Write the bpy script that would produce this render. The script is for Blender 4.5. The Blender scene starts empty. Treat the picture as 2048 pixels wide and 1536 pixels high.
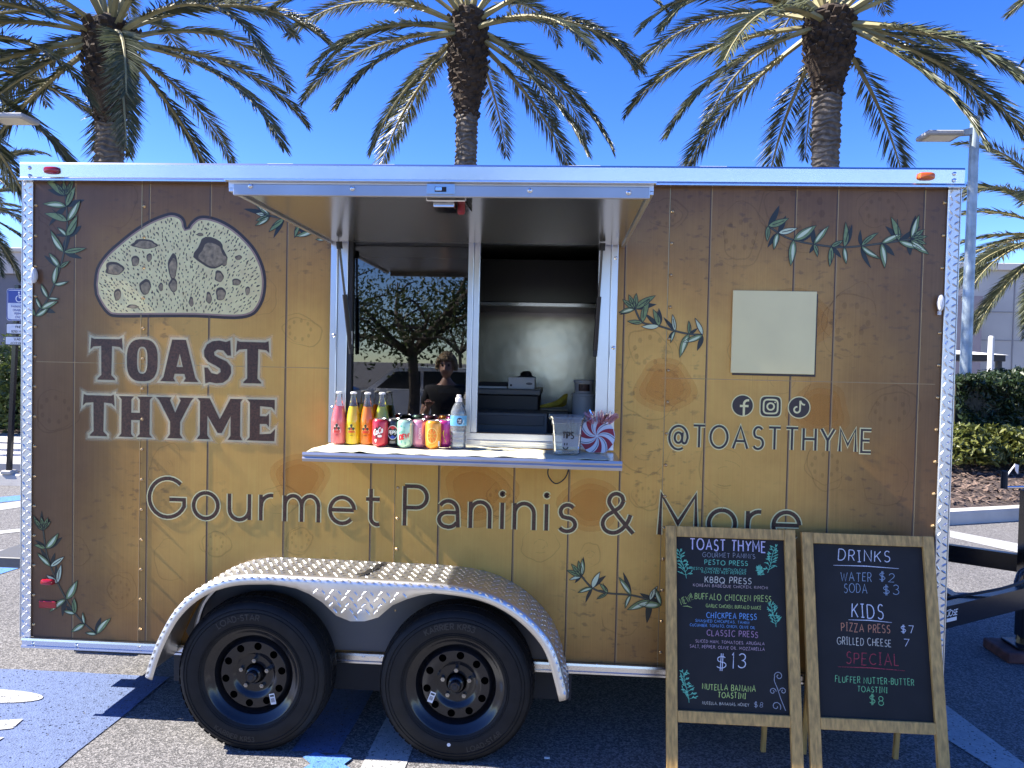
import bpy, bmesh, math, random
from mathutils import Vector, Matrix
from mathutils.geometry import tessellate_polygon
R = math.radians
random.seed(7)
scene = bpy.context.scene
COL = scene.collection

# ------------------------------------------------------------------ camera
CAM = Vector((2.4964, -3.5107, 1.7212))
YAW, PITCH, ROLL, FPX = .0625, -.027, .0222, 1547.0        # survey of the photograph, focal length for 2048 px
_f = Vector((-math.sin(YAW)*math.cos(PITCH), math.cos(YAW)*math.cos(PITCH), math.sin(PITCH)))
_r = Vector((math.cos(YAW), math.sin(YAW), 0))
_u = _r.cross(_f)
C_R = _r*math.cos(ROLL) + _u*math.sin(ROLL)
C_U = _u*math.cos(ROLL) - _r*math.sin(ROLL)
C_F = _f
cd = bpy.data.cameras.new('camera')
cam = bpy.data.objects.new('camera', cd); COL.objects.link(cam)
cam.matrix_world = Matrix(((C_R.x, C_U.x, -C_F.x, CAM.x), (C_R.y, C_U.y, -C_F.y, CAM.y), (C_R.z, C_U.z, -C_F.z, CAM.z), (0, 0, 0, 1)))
cd.sensor_width = 36; cd.lens = 36*FPX/2048; cd.clip_end = 3000; cd.clip_start = .05
scene.camera = cam

# ------------------------------------------------------------------ world, sun, exposure
SUN_D = Vector((1.1, .04, -1.0)).normalized()
elev = math.asin(-SUN_D.z)
world = bpy.data.worlds.new('World'); scene.world = world; world.use_nodes = True
wn = world.node_tree; bgn = wn.nodes['Background']
sky = wn.nodes.new('ShaderNodeTexSky'); sky.sky_type = 'NISHITA'; sky.sun_disc = False
sky.sun_elevation = elev; sky.sun_rotation = R(-90); sky.altitude = 0; sky.air_density = .7; sky.dust_density = .1; sky.ozone_density = 2.2
hs = wn.nodes.new('ShaderNodeHueSaturation'); hs.inputs['Saturation'].default_value = 1.34; hs.inputs['Hue'].default_value = .521
wn.links.new(sky.outputs[0], hs.inputs['Color']); wn.links.new(hs.outputs[0], bgn.inputs[0]); bgn.inputs[1].default_value = .100
sl = bpy.data.lights.new('sun', 'SUN'); sl.energy = 3.9; sl.angle = R(.53); sl.color = (1, .945, .86)
so = bpy.data.objects.new('sun', sl); COL.objects.link(so)
so.rotation_euler = SUN_D.to_track_quat('-Z', 'Y').to_euler(); so.location = (-8, -1, 9)
vs = scene.view_settings
vs.view_transform = 'Standard'; vs.look = 'None'; vs.gamma = 1; vs.exposure = 1.86; vs.use_curve_mapping = False
scene.cycles.max_bounces = 8; scene.cycles.transparent_max_bounces = 24
scene.cycles.caustics_reflective = False; scene.cycles.caustics_refractive = False
scene.cycles.sample_clamp_indirect = 4

# ------------------------------------------------------------------ survey helpers: where a sight line meets a real plane
def ray(px, py): return C_R*((px-1024)/FPX) - C_U*((py-768)/FPX) + C_F
def WP(px, py, y=0.0):                                      # on the upright plane at depth y -> (x, z)
    d = ray(px, py); t = (y-CAM.y)/d.y; p = CAM+d*t; return (p.x, p.z)
def GP(px, py, z=0.0):                                      # on the level plane at height z -> (x, y)
    d = ray(px, py); t = (z-CAM.z)/d.z; p = CAM+d*t; return (p.x, p.y)

# ------------------------------------------------------------------ materials
MATS = {}
def mat(name, col, rough=.5, metal=0., spec=.5, coat=0., var=0., vscale=20., bump=0., bscale=60., aniso=0., emit=None, sub=0., trans=0., detail=3., bdist=.004):
    if name in MATS: return MATS[name]
    m = bpy.data.materials.new(name); m.use_nodes = True; nt = m.node_tree; b = nt.nodes['Principled BSDF']
    c = (*col, 1) if len(col) == 3 else col
    b.inputs['Base Color'].default_value = c; b.inputs['Roughness'].default_value = rough; b.inputs['Metallic'].default_value = metal
    b.inputs['Specular IOR Level'].default_value = spec; b.inputs['Coat Weight'].default_value = coat; b.inputs['Coat Roughness'].default_value = .08
    if trans: b.inputs['Transmission Weight'].default_value = trans
    if sub:
        b.inputs['Subsurface Weight'].default_value = sub; b.inputs['Subsurface Scale'].default_value = .02
    if emit: b.inputs['Emission Color'].default_value = (*emit[0], 1); b.inputs['Emission Strength'].default_value = emit[1]
    if var or bump:
        tc = nt.nodes.new('ShaderNodeTexCoord')
    if var:
        n = nt.nodes.new('ShaderNodeTexNoise'); n.inputs['Scale'].default_value = vscale; n.inputs['Detail'].default_value = detail
        nt.links.new(tc.outputs['Object'], n.inputs['Vector'])
        cr = nt.nodes.new('ShaderNodeValToRGB'); e = cr.color_ramp.elements
        e[0].position = .3; e[1].position = .7
        e[0].color = (*[max(0, v*(1-var)) for v in c[:3]], 1); e[1].color = (*[min(1, v*(1+var)) for v in c[:3]], 1)
        nt.links.new(n.outputs[0], cr.inputs[0]); nt.links.new(cr.outputs[0], b.inputs['Base Color'])
    if bump:
        n2 = nt.nodes.new('ShaderNodeTexNoise'); n2.inputs['Scale'].default_value = bscale; n2.inputs['Detail'].default_value = 4
        nt.links.new(tc.outputs['Object'], n2.inputs['Vector'])
        bn = nt.nodes.new('ShaderNodeBump'); bn.inputs['Strength'].default_value = bump; bn.inputs['Distance'].default_value = bdist
        nt.links.new(n2.outputs[0], bn.inputs['Height']); nt.links.new(bn.outputs[0], b.inputs['Normal'])
    MATS[name] = m; return m

def alpha_print(name, col, a, rough=.35):                   # thin ink: even see-through print
    if name in MATS: return MATS[name]
    m = bpy.data.materials.new(name); m.use_nodes = True; nt = m.node_tree; b = nt.nodes['Principled BSDF']
    b.inputs['Base Color'].default_value = (*col, 1); b.inputs['Roughness'].default_value = rough; b.inputs['Alpha'].default_value = a
    MATS[name] = m; return m

def chalk(name, col):
    m = bpy.data.materials.new('chalk_'+name); m.use_nodes = True; nt = m.node_tree; b = nt.nodes['Principled BSDF']
    b.inputs['Base Color'].default_value = (*col, 1); b.inputs['Roughness'].default_value = .95; b.inputs['Specular IOR Level'].default_value = .1
    tc = nt.nodes.new('ShaderNodeTexCoord'); n = nt.nodes.new('ShaderNodeTexNoise'); n.inputs['Scale'].default_value = 420; n.inputs['Detail'].default_value = 2
    nt.links.new(tc.outputs['Object'], n.inputs['Vector'])
    cr = nt.nodes.new('ShaderNodeValToRGB'); cr.color_ramp.elements[0].position = .3; cr.color_ramp.elements[1].position = .55
    cr.color_ramp.elements[0].color = (.45, .45, .45, 1)
    nt.links.new(n.outputs[0], cr.inputs[0]); nt.links.new(cr.outputs[0], b.inputs['Alpha'])
    return m

def glassy(name, tint, ior=1.5, rough=0.0, milk=0.0, milkcol=(.8, .8, .8)):   # thin clear sheet: see-through plus mirror sheen
    m = bpy.data.materials.new(name); m.use_nodes = True; nt = m.node_tree
    for n in list(nt.nodes): nt.nodes.remove(n)
    o = nt.nodes.new('ShaderNodeOutputMaterial'); t = nt.nodes.new('ShaderNodeBsdfTransparent'); g = nt.nodes.new('ShaderNodeBsdfGlossy')
    fr = nt.nodes.new('ShaderNodeFresnel'); mx = nt.nodes.new('ShaderNodeMixShader')
    t.inputs[0].default_value = (*tint, 1); g.inputs['Roughness'].default_value = rough; fr.inputs[0].default_value = ior
    g.inputs[0].default_value = (1, 1, 1, 1)
    src = t
    if milk:
        d = nt.nodes.new('ShaderNodeBsdfDiffuse'); d.inputs[0].default_value = (*milkcol, 1)
        m0 = nt.nodes.new('ShaderNodeMixShader'); m0.inputs[0].default_value = milk
        nt.links.new(t.outputs[0], m0.inputs[1]); nt.links.new(d.outputs[0], m0.inputs[2]); src = m0
    nt.links.new(fr.outputs[0], mx.inputs[0]); nt.links.new(src.outputs[0], mx.inputs[1]); nt.links.new(g.outputs[0], mx.inputs[2])
    nt.links.new(mx.outputs[0], o.inputs[0]); return m

def leafmat(name, c0, c1, trans=.3, scale=1.2, rough=.45):
    m = bpy.data.materials.new(name); m.use_nodes = True; nt = m.node_tree; b = nt.nodes['Principled BSDF']
    b.inputs['Roughness'].default_value = rough; b.inputs['Specular IOR Level'].default_value = .5
    ge = nt.nodes.new('ShaderNodeNewGeometry'); oi = nt.nodes.new('ShaderNodeObjectInfo'); tc = nt.nodes.new('ShaderNodeTexCoord')
    n = nt.nodes.new('ShaderNodeTexNoise'); n.inputs['Scale'].default_value = scale; nt.links.new(tc.outputs['Object'], n.inputs['Vector'])
    a = nt.nodes.new('ShaderNodeMath'); a.operation = 'ADD'; nt.links.new(ge.outputs['Random Per Island'], a.inputs[0]); nt.links.new(n.outputs[0], a.inputs[1])
    a2 = nt.nodes.new('ShaderNodeMath'); a2.operation = 'MULTIPLY_ADD'; a2.inputs[1].default_value = .4; nt.links.new(a.outputs[0], a2.inputs[0])
    a3 = nt.nodes.new('ShaderNodeMath'); a3.operation = 'MULTIPLY'; a3.inputs[1].default_value = .25; nt.links.new(oi.outputs['Random'], a3.inputs[0]); nt.links.new(a3.outputs[0], a2.inputs[2])
    cr = nt.nodes.new('ShaderNodeValToRGB'); cr.color_ramp.elements[0].color = (*c0, 1); cr.color_ramp.elements[1].color = (*c1, 1)
    cr.color_ramp.elements[0].position = .15; cr.color_ramp.elements[1].position = .95
    nt.links.new(a2.outputs[0], cr.inputs[0]); nt.links.new(cr.outputs[0], b.inputs['Base Color'])
    tr = nt.nodes.new('ShaderNodeBsdfTranslucent'); nt.links.new(cr.outputs[0], tr.inputs[0])
    mx = nt.nodes.new('ShaderNodeMixShader'); mx.inputs[0].default_value = trans
    nt.links.new(b.outputs[0], mx.inputs[1]); nt.links.new(tr.outputs[0], mx.inputs[2])
    nt.links.new(mx.outputs[0], nt.nodes['Material Output'].inputs[0]); return m

# ------------------------------------------------------------------ mesh helpers
class MB:
    def __init__(s): s.v = []; s.f = []
    def add(s, vs, fs):
        k = len(s.v); s.v += [tuple(p) for p in vs]; s.f += [tuple(i+k for i in f) for f in fs]; return s
    def box(s, x0, x1, y0, y1, z0, z1, c=0.):
        if c <= 0:
            return s.add([(x0,y0,z0),(x1,y0,z0),(x1,y1,z0),(x0,y1,z0),(x0,y0,z1),(x1,y0,z1),(x1,y1,z1),(x0,y1,z1)],
                  [(0,3,2,1),(4,5,6,7),(0,1,5,4),(1,2,6,5),(2,3,7,6),(3,0,4,7)])
        X = (x0, x1); Y = (y0, y1); Z = (z0, z1); V = []; idx = {}
        for i in (0,1):
            for j in (0,1):
                for k in (0,1):
                    sx, sy, sz = (1,-1)[i], (1,-1)[j], (1,-1)[k]
                    for a in range(3):
                        p = [X[i]+sx*c, Y[j]+sy*c, Z[k]+sz*c]; p[a] = (X[i], Y[j], Z[k])[a]
                        idx[i,j,k,a] = len(V); V.append(tuple(p))
        F = []
        for a, (b, d) in ((0,(1,2)),(1,(0,2)),(2,(0,1))):
            for e in (0,1):
                q = []
                for (m, n) in ((0,0),(1,0),(1,1),(0,1)):
                    t = [0,0,0]; t[a] = e; t[b] = m; t[d] = n; q.append(idx[(*t, a)])
                F.append(q)
        for a in range(3):
            b, d = [q for q in range(3) if q != a]
            for m in (0,1):
                for n in (0,1):
                    t0 = [0,0,0]; t0[a] = 0; t0[b] = m; t0[d] = n; t1 = list(t0); t1[a] = 1
                    F.append([idx[(*t0, b)], idx[(*t1, b)], idx[(*t1, d)], idx[(*t0, d)]])
        for i in (0,1):
            for j in (0,1):
                for k in (0,1): F.append([idx[i,j,k,0], idx[i,j,k,1], idx[i,j,k,2]])
        return s.add(V, F)
    def prism(s, loop, y0, y1):                              # (x,z) polygon pushed along y
        n = len(loop); tri = tessellate_polygon([[Vector((x, z, 0)) for x, z in loop]])
        V = [(x, y0, z) for x, z in loop]+[(x, y1, z) for x, z in loop]
        F = [tuple(t) for t in tri]+[tuple(i+n for i in t) for t in tri]+[(i, (i+1) % n, (i+1) % n+n, i+n) for i in range(n)]
        return s.add(V, F)
    def tube(s, pts, rad, seg=8, caps=True):
        pts = [Vector(p) for p in pts]; n = len(pts); rad = rad if isinstance(rad, (list, tuple)) else [rad]*n
        V = []; prev = None
        for i, p in enumerate(pts):
            t = (pts[min(i+1, n-1)]-pts[max(i-1, 0)]).normalized()
            if prev is None:
                a = t.orthogonal().normalized()
            else:
                a = (prev-t*prev.dot(t)).normalized()
            prev = a; b = t.cross(a)
            for k in range(seg):
                q = 2*math.pi*k/seg; V.append(p+(a*math.cos(q)+b*math.sin(q))*rad[i])
        F = [(i*seg+k, i*seg+(k+1) % seg, (i+1)*seg+(k+1) % seg, (i+1)*seg+k) for i in range(n-1) for k in range(seg)]
        if caps: F += [tuple(range(seg))[::-1], tuple((n-1)*seg+k for k in range(seg))]
        return s.add(V, F)
    def lathe(s, prof, c=(0,0,0), axis='z', seg=24):         # prof: (radius, height)
        V = []; c = Vector(c)
        for r, h in prof:
            for k in range(seg):
                q = 2*math.pi*k/seg; a, b = r*math.cos(q), r*math.sin(q)
                V.append(c+(Vector((a, b, h)) if axis == 'z' else Vector((a, h, b))))
        F = [(i*seg+k, i*seg+(k+1) % seg, (i+1)*seg+(k+1) % seg, (i+1)*seg+k) for i in range(len(prof)-1) for k in range(seg)]
        return s.add(V, F)
    def poly(s, loop, mapf, holes=(), k=0):
        loops = [[Vector((x, y, 0)) for x, y in l] for l in (loop, *holes)]
        tri = tessellate_polygon(loops); pts = [p for l in loops for p in l]
        return s.add([mapf(p.x, p.y, k) for p in pts], [tuple(t) for t in tri])
    def ribbon(s, pts, w, mapf, closed=False, k=0, taper=False):
        n = len(pts); L = []; Rr = []
        for i in range(n):
            if closed: a, b, c = pts[i-1], pts[i], pts[(i+1) % n]
            else: a, b, c = pts[max(i-1, 0)], pts[i], pts[min(i+1, n-1)]
            d1 = Vector((b[0]-a[0], b[1]-a[1])); d2 = Vector((c[0]-b[0], c[1]-b[1]))
            if d1.length < 1e-9: d1 = d2.copy()
            if d2.length < 1e-9: d2 = d1.copy()
            if d1.length < 1e-9: d1 = d2 = Vector((1, 0))
            d1.normalize(); d2.normalize(); t = d1+d2
            if t.length < .3: t = d2.copy()
            t.normalize(); nn = Vector((-t.y, t.x)); m = min(1.8, 1/max(.3, abs(nn.dot(Vector((-d2.y, d2.x))))))
            ww = w*.5*m*((math.sin(math.pi*(i+.35)/(n-.3)) if taper else 1))
            L.append((b[0]+nn.x*ww, b[1]+nn.y*ww)); Rr.append((b[0]-nn.x*ww, b[1]-nn.y*ww))
        V = [mapf(*p, k) for p in L]+[mapf(*p, k) for p in Rr]
        m = n if closed else n-1
        return s.add(V, [(i, i+n, (i+1) % n+n, (i+1) % n) for i in range(m)])
    def build(s, name, m, parent=None, loc=None, smooth=False):
        me = bpy.data.meshes.new(name); o = bpy.data.objects.new(name, me); COL.objects.link(o)
        off = Vector((0, 0, 0))
        if parent is not None:
            q = parent
            while q is not None: off += q.location; q = q.parent
            o.parent = parent
        if loc is not None:
            o.location = Vector(loc)-off; off = Vector(loc)
        me.from_pydata([tuple(Vector(v)-off) for v in s.v], [], s.f); me.validate()
        if m is not None: me.materials.append(m)
        if smooth:
            for p in me.polygons: p.use_smooth = True
            try: me.set_sharp_from_angle(angle=R(38))
            except Exception: pass
        bm = bmesh.new(); bm.from_mesh(me); bmesh.ops.recalc_face_normals(bm, faces=bm.faces); bm.to_mesh(me); bm.free()
        return o
def build_multi(name, pairs, parent):
    al = MB(); idx = []
    for i, (mb, m) in enumerate(pairs): al.add(mb.v, mb.f); idx += [i]*len(mb.f)
    o = al.build(name, pairs[0][1], parent)
    for mb, m in pairs[1:]: o.data.materials.append(m)
    if len(o.data.polygons) == len(idx): o.data.polygons.foreach_set('material_index', idx)
    return o
def tag(o, label=None, cat=None, group=None, kind=None):
    for k, v in (('label', label), ('category', cat), ('group', group), ('kind', kind)):
        if v: o[k] = v
    return o
def empty(name, loc, label, cat, group=None):
    o = bpy.data.objects.new(name, None); COL.objects.link(o); o.location = loc; o.empty_display_size = .2
    return tag(o, label, cat, group)
def copy_part(o, parent, loc):
    c = o.copy(); COL.objects.link(c); c.parent = parent; c.location = loc; return c
def smoothpath(pts, n=6):
    out = []; P = [Vector(p) for p in pts]
    for i in range(len(P)-1):
        p0, p1, p2, p3 = P[max(i-1, 0)], P[i], P[i+1], P[min(i+2, len(P)-1)]
        for j in range(n):
            t = j/n
            out.append(.5*((2*p1)+(p2-p0)*t+(2*p0-5*p1+4*p2-p3)*t*t+(3*p1-p0-3*p2+p3)*t**3))
    out.append(P[-1]); return [tuple(p) for p in out]

# ------------------------------------------------------------------ stroke alphabet (cap height 1)
def arc(cx, cy, rx, ry, a0, a1, n=12): return [(cx+rx*math.cos(R(a0+(a1-a0)*i/n)), cy+ry*math.sin(R(a0+(a1-a0)*i/n))) for i in range(n+1)]
G = {
'A': (.84, [[(0,0),(.42,1),(.84,0)], [(.15,.34),(.69,.34)]]), 'B': (.6, [[(0,0),(0,1)], [(0,1)]+arc(.3,.76,.25,.24,90,-90)+[(0,.52)], [(.1,.52)]+arc(.32,.26,.28,.26,90,-90)+[(0,0)]]),
'C': (.8, [arc(.48,.5,.46,.5,48,312,22)]), 'D': (.74, [[(0,0),(0,1)], [(0,1)]+arc(.26,.5,.46,.5,90,-90,18)+[(0,0)]]),
'E': (.56, [[(.55,1),(0,1),(0,0),(.55,0)], [(0,.52),(.46,.52)]]), 'F': (.54, [[(.54,1),(0,1),(0,0)], [(0,.52),(.44,.52)]]),
'G': (.9, [arc(.5,.5,.5,.5,45,335,22)+[(.95,.46),(.55,.46)]]), 'H': (.7, [[(0,0),(0,1)], [(.7,0),(.7,1)], [(0,.52),(.7,.52)]]),
'I': (.02, [[(.01,0),(.01,1)]]), 'J': (.42, [[(.4,1),(.4,.25)]+arc(.2,.22,.2,.22,0,-170)]), 'K': (.66, [[(0,0),(0,1)], [(.6,1),(.02,.42)], [(.2,.58),(.66,0)]]),
'L': (.5, [[(0,1),(0,0),(.5,0)]]), 'M': (.92, [[(0,0),(.03,1),(.46,.3),(.89,1),(.92,0)]]), 'N': (.72, [[(0,0),(0,1),(.72,0),(.72,1)]]),
'O': (1.0, [arc(.5,.5,.5,.5,90,450,28)]), 'P': (.58, [[(0,0),(0,1)], [(0,1)]+arc(.3,.73,.28,.27,90,-90)+[(0,.46)]]),
'Q': (1.0, [arc(.5,.5,.5,.5,90,450,28), [(.6,.25),(.95,-.06)]]), 'R': (.6, [[(0,0),(0,1)], [(0,1)]+arc(.3,.74,.27,.26,90,-90)+[(0,.48)], [(.28,.48),(.6,0)]]),
'S': (.58, [arc(.3,.75,.25,.25,35,250,12)[:-1]+[(.3,.51)]+arc(.29,.26,.29,.26,80,-150,14)]), 'T': (.68, [[(0,1),(.68,1)], [(.34,1),(.34,0)]]),
'U': (.7, [[(0,1),(0,.34)]+arc(.35,.34,.35,.34,180,360)+[(.7,1)]]), 'V': (.78, [[(0,1),(.39,0),(.78,1)]]), 'W': (1.1, [[(0,1),(.28,0),(.55,.85),(.82,0),(1.1,1)]]),
'X': (.7, [[(0,0),(.7,1)], [(0,1),(.7,0)]]), 'Y': (.74, [[(0,1),(.37,.48),(.37,0)], [(.74,1),(.37,.48)]]), 'Z': (.66, [[(0,1),(.64,1),(0,0),(.66,0)]]),
'o': (.66, [arc(.33,.33,.33,.33,90,450,26)]), 'u': (.54, [[(0,.66),(0,.27)]+arc(.27,.27,.27,.27,180,360)+[(.54,.66)], [(.54,.3),(.54,0)]]),
'r': (.33, [[(0,0),(0,.66)], [(0,.3)]+arc(.28,.36,.28,.29,160,80,6)]), 'm': (.9, [[(0,0),(0,.66)], arc(.225,.4,.225,.26,180,0)+[(.45,0)], arc(.675,.4,.225,.26,180,0)+[(.9,0)]]),
'e': (.64, [[(.02,.34),(.63,.34)], arc(.32,.33,.32,.33,3,318,22)]), 't': (.36, [[(.13,.9),(.13,.2)]+arc(.3,.18,.17,.18,180,290,8), [(0,.64),(.36,.64)]]),
'a': (.52, [arc(.25,.42,.24,.24,150,0)+[(.51,0)], [(.5,.37),(.25,.37)]+arc(.22,.19,.21,.18,90,270,10)+arc(.25,.25,.26,.25,270,330,5)]), 'n': (.5, [[(0,0),(0,.66)], arc(.25,.4,.25,.26,180,0)+[(.5,0)]]),
'i': (.02, [[(.01,0),(.01,.66)], arc(.01,.88,.025,.025,0,360,8)]), 's': (.44, [arc(.22,.49,.18,.17,35,250,10)[:-1]+[(.22,.335)]+arc(.21,.17,.21,.17,80,-150,12)]),
'&': (.8, [[p_[:2] for p_ in smoothpath([(.80,0,0),(.50,.32,0),(.22,.66,0),(.17,.80,0),(.23,.93,0),(.36,.98,0),(.49,.92,0),(.53,.80,0)], 3)], [p_[:2] for p_ in smoothpath([(.53,.80,0),(.46,.66,0),(.28,.53,0),(.10,.41,0),(.02,.25,0),(.07,.09,0),(.21,.01,0),(.38,.02,0),(.54,.13,0),(.66,.30,0),(.72,.46,0)], 3)]]),
'@': (1.1, [arc(.55,.42,.22,.24,0,360,20), [(.8,.66),(.77,.34)]+arc(.9,.32,.14,.16,190,340,6)+arc(.55,.42,.54,.54,0,300,26)]),
'0': (.6, [arc(.3,.5,.3,.5,90,450,20)]), '1': (.12, [[(0,.85),(.1,1),(.1,0)]]), '2': (.56, [arc(.28,.72,.27,.28,165,-35)+[(0,0),(.58,0)]]),
'3': (.54, [arc(.24,.76,.25,.24,150,-85)+arc(.25,.26,.29,.26,85,-155)]), '5': (.52, [[(.5,1),(.08,1),(.04,.56)]+arc(.24,.32,.28,.32,110,-150)]),
'7': (.54, [[(0,1),(.54,1),(.2,0)]]), '8': (.52, [arc(.26,.75,.22,.25,-90,270,18), arc(.26,.25,.26,.25,90,450,18)]),
'$': (.6, [[(x, y*.8+.1) for x, y in arc(.3,.75,.25,.25,35,250,12)[:-1]+[(.3,.51)]+arc(.29,.26,.29,.26,80,-150,14)], [(.25,-.1),(.25,1.1)], [(.36,-.1),(.36,1.1)]]),
'|': (.34, [[(.17,0),(.17,1)], [(0,1),(.34,1)], [(0,0),(.34,0)]]), ',': (.06, [[(.05,.08),(0,-.12)]]), '.': (.06, [[(0,0),(.05,.05)]]), "'": (.04, [[(.03,1),(0,.78)]]), '!': (.04, [[(.02,1.05),(.02,.3)], [(.02,.08),(.02,0)]]), '-': (.3, [[(0,.45),(.3,.45)]]),
}
def text_width(s, gap, space):
    w = 0
    for ch in s: w += space if ch == ' ' else G[ch][0]+gap
    return w-gap
def stroke_text(mb, s, x0, y0, h, width, mapf, fit=None, gap=.2, space=.5, rot=0., jit=0., k0=0, slant=0.):
    tw = text_width(s, gap, space); sx = h if fit is None else fit/tw
    x = 0; k = k0; ca, sa = math.cos(rot), math.sin(rot)
    for ch in s:
        if ch == ' ': x += space; continue
        adv, st = G[ch]; jy = random.uniform(-jit, jit); js = 1+random.uniform(-jit, jit)*1.2; ja = random.uniform(-jit, jit)*1.2
        for line in st:
            pts = []
            for (a, b) in line:
                b2 = b*js+jy; a2 = x+a+slant*b+ja*b; X = a2*sx; Y = b2*h
                pts.append((x0+X*ca-Y*sa, y0+X*sa+Y*ca))
            k += 1; mb.ribbon(pts, width, mapf, k=k % 7)
        x += adv+gap
    return mb

# ================================================================== SETTING
ASPH = mat('asphalt', (.12, .115, .11), rough=.9, var=.0)
def asphalt_nodes(m, dark, mid, light, sc=190):
    nt = m.node_tree; b = nt.nodes['Principled BSDF']; tc = nt.nodes.new('ShaderNodeTexCoord')
    v = nt.nodes.new('ShaderNodeTexVoronoi'); v.inputs['Scale'].default_value = sc; nt.links.new(tc.outputs['Object'], v.inputs['Vector'])
    n = nt.nodes.new('ShaderNodeTexNoise'); n.inputs['Scale'].default_value = .9; n.inputs['Detail'].default_value = 6; nt.links.new(tc.outputs['Object'], n.inputs['Vector'])
    cr = nt.nodes.new('ShaderNodeValToRGB'); e = cr.color_ramp.elements; e[0].color = (*dark, 1); e[1].color = (*light, 1); e[0].position = .1; e[1].position = .9
    k = cr.color_ramp.elements.new(.5); k.color = (*mid, 1)
    sp = nt.nodes.new('ShaderNodeSeparateColor'); nt.links.new(v.outputs['Color'], sp.inputs[0]); nt.links.new(sp.outputs[0], cr.inputs[0])
    mm = nt.nodes.new('ShaderNodeMix'); mm.data_type = 'RGBA'; mm.blend_type = 'MULTIPLY'; mm.inputs[0].default_value = .55
    cr2 = nt.nodes.new('ShaderNodeValToRGB'); cr2.color_ramp.elements[0].color = (.55, .55, .55, 1); cr2.color_ramp.elements[0].position = .3; cr2.color_ramp.elements[1].position = .75
    nt.links.new(n.outputs[0], cr2.inputs[0]); nt.links.new(cr.outputs[0], mm.inputs[6]); nt.links.new(cr2.outputs[0], mm.inputs[7]); nt.links.new(mm.outputs[2], b.inputs['Base Color'])
    bp = nt.nodes.new('ShaderNodeBump'); bp.inputs['Strength'].default_value = .7; bp.inputs['Distance'].default_value = .004
    nt.links.new(v.outputs['Distance'], bp.inputs['Height']); nt.links.new(bp.outputs[0], b.inputs['Normal'])
asphalt_nodes(ASPH, (.085, .082, .079), (.16, .153, .147), (.31, .295, .28), 130)
def sheet(name, loop, z, m, kind='structure', label=None):
    mb = MB().poly(loop, lambda x, y, k: (x, y, z)); o = mb.build(name, m)
    for p in o.data.polygons:
        if p.normal.z < 0: p.flip()
    return tag(o, label, None, None, kind)
sheet('parking_lot', [(-600, -600), (600, -600), (600, 600), (-600, 600)], 0, ASPH, label='weathered grey asphalt of the parking lot')

def paint(name, col, chip=.5):
    m = mat(name, col, rough=.7); nt = m.node_tree; b = nt.nodes['Principled BSDF']; tc = nt.nodes.new('ShaderNodeTexCoord')
    n = nt.nodes.new('ShaderNodeTexNoise'); n.inputs['Scale'].default_value = 28; n.inputs['Detail'].default_value = 6; n.inputs['Roughness'].default_value = .75; nt.links.new(tc.outputs['Object'], n.inputs['Vector'])
    v = nt.nodes.new('ShaderNodeTexVoronoi'); v.inputs['Scale'].default_value = 120; nt.links.new(tc.outputs['Object'], v.inputs['Vector'])
    cr = nt.nodes.new('ShaderNodeValToRGB'); cr.color_ramp.elements[0].position = .3; cr.color_ramp.elements[1].position = .7
    cr.color_ramp.elements[0].color = (*[c*.72 for c in col], 1); cr.color_ramp.elements[1].color = (*[min(1, c*1.18) for c in col], 1)
    nt.links.new(n.outputs[0], cr.inputs[0]); nt.links.new(cr.outputs[0], b.inputs['Base Color'])
    bp = nt.nodes.new('ShaderNodeBump'); bp.inputs['Strength'].default_value = .45; bp.inputs['Distance'].default_value = .004
    nt.links.new(v.outputs['Distance'], bp.inputs['Height']); nt.links.new(bp.outputs[0], b.inputs['Normal'])
    # worn spots where the stone shows through
    n2 = nt.nodes.new('ShaderNodeTexNoise'); n2.inputs['Scale'].default_value = 75; n2.inputs['Detail'].default_value = 3; nt.links.new(tc.outputs['Object'], n2.inputs['Vector'])
    c2 = nt.nodes.new('ShaderNodeValToRGB'); c2.color_ramp.elements[0].position = .31; c2.color_ramp.elements[1].position = .39; nt.links.new(n2.outputs[0], c2.inputs[0]); nt.links.new(c2.outputs[0], b.inputs['Alpha'])
    return m
PBLUE = paint('blue_paint', (.12, .165, .30)); PWHITE = paint('white_paint', (.46, .46, .44)); PLBLUE = paint('light_blue_paint', (.10, .25, .60))
def jag(x0, y0, x1, y1, amp=.006, n=14):
    return [(x0+(x1-x0)*i/n+random.uniform(-amp, amp), y0+(y1-y0)*i/n+random.uniform(-amp, amp)) for i in range(n)]
def rough_rect(x0, x1, y0, y1, amp=.005): return jag(x0, y0, x1, y0, amp)+jag(x1, y0, x1, y1, amp)+jag(x1, y1, x0, y1, amp)+jag(x0, y1, x0, y0, amp)
sheet('blue_pavement_marking', rough_rect(-1.0, .455, -1.4, .46), .004, PBLUE, label='blue painted square on the asphalt beside the left tyre')
ax, ay = GP(-40, 1420)
sym = MB(); gm = lambda x, y, k: (x, y, .0082+k*.0003)
sym.poly(arc(-.30, .13, .27, .075, 0, 360, 26)[:-1], gm)
o = tag(sym.build('white_pavement_symbol', PWHITE), 'white oval of the wheelchair symbol painted on blue asphalt', None, None, 'structure')
sheet('white_pavement_symbol', [GP(-60, 1447), GP(47, 1441), GP(25, 1460), GP(-60, 1470)], .0085, PWHITE, label='white bar of the wheelchair symbol painted on blue asphalt')
sheet('white_pavement_symbol', [GP(-60, 1478), GP(8, 1478), GP(-4, 1486), GP(-60, 1492)], .0085, PWHITE)
sheet('white_pavement_symbol', [GP(-60, 1418), GP(-5, 1418), GP(-30, 1434), GP(-60, 1437)], .009, PWHITE)
sheet('blue_parking_line', rough_rect(1.36, 1.565, -.235, 4.2), .004, PBLUE, label='worn blue parking line running under the trailer')
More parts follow.
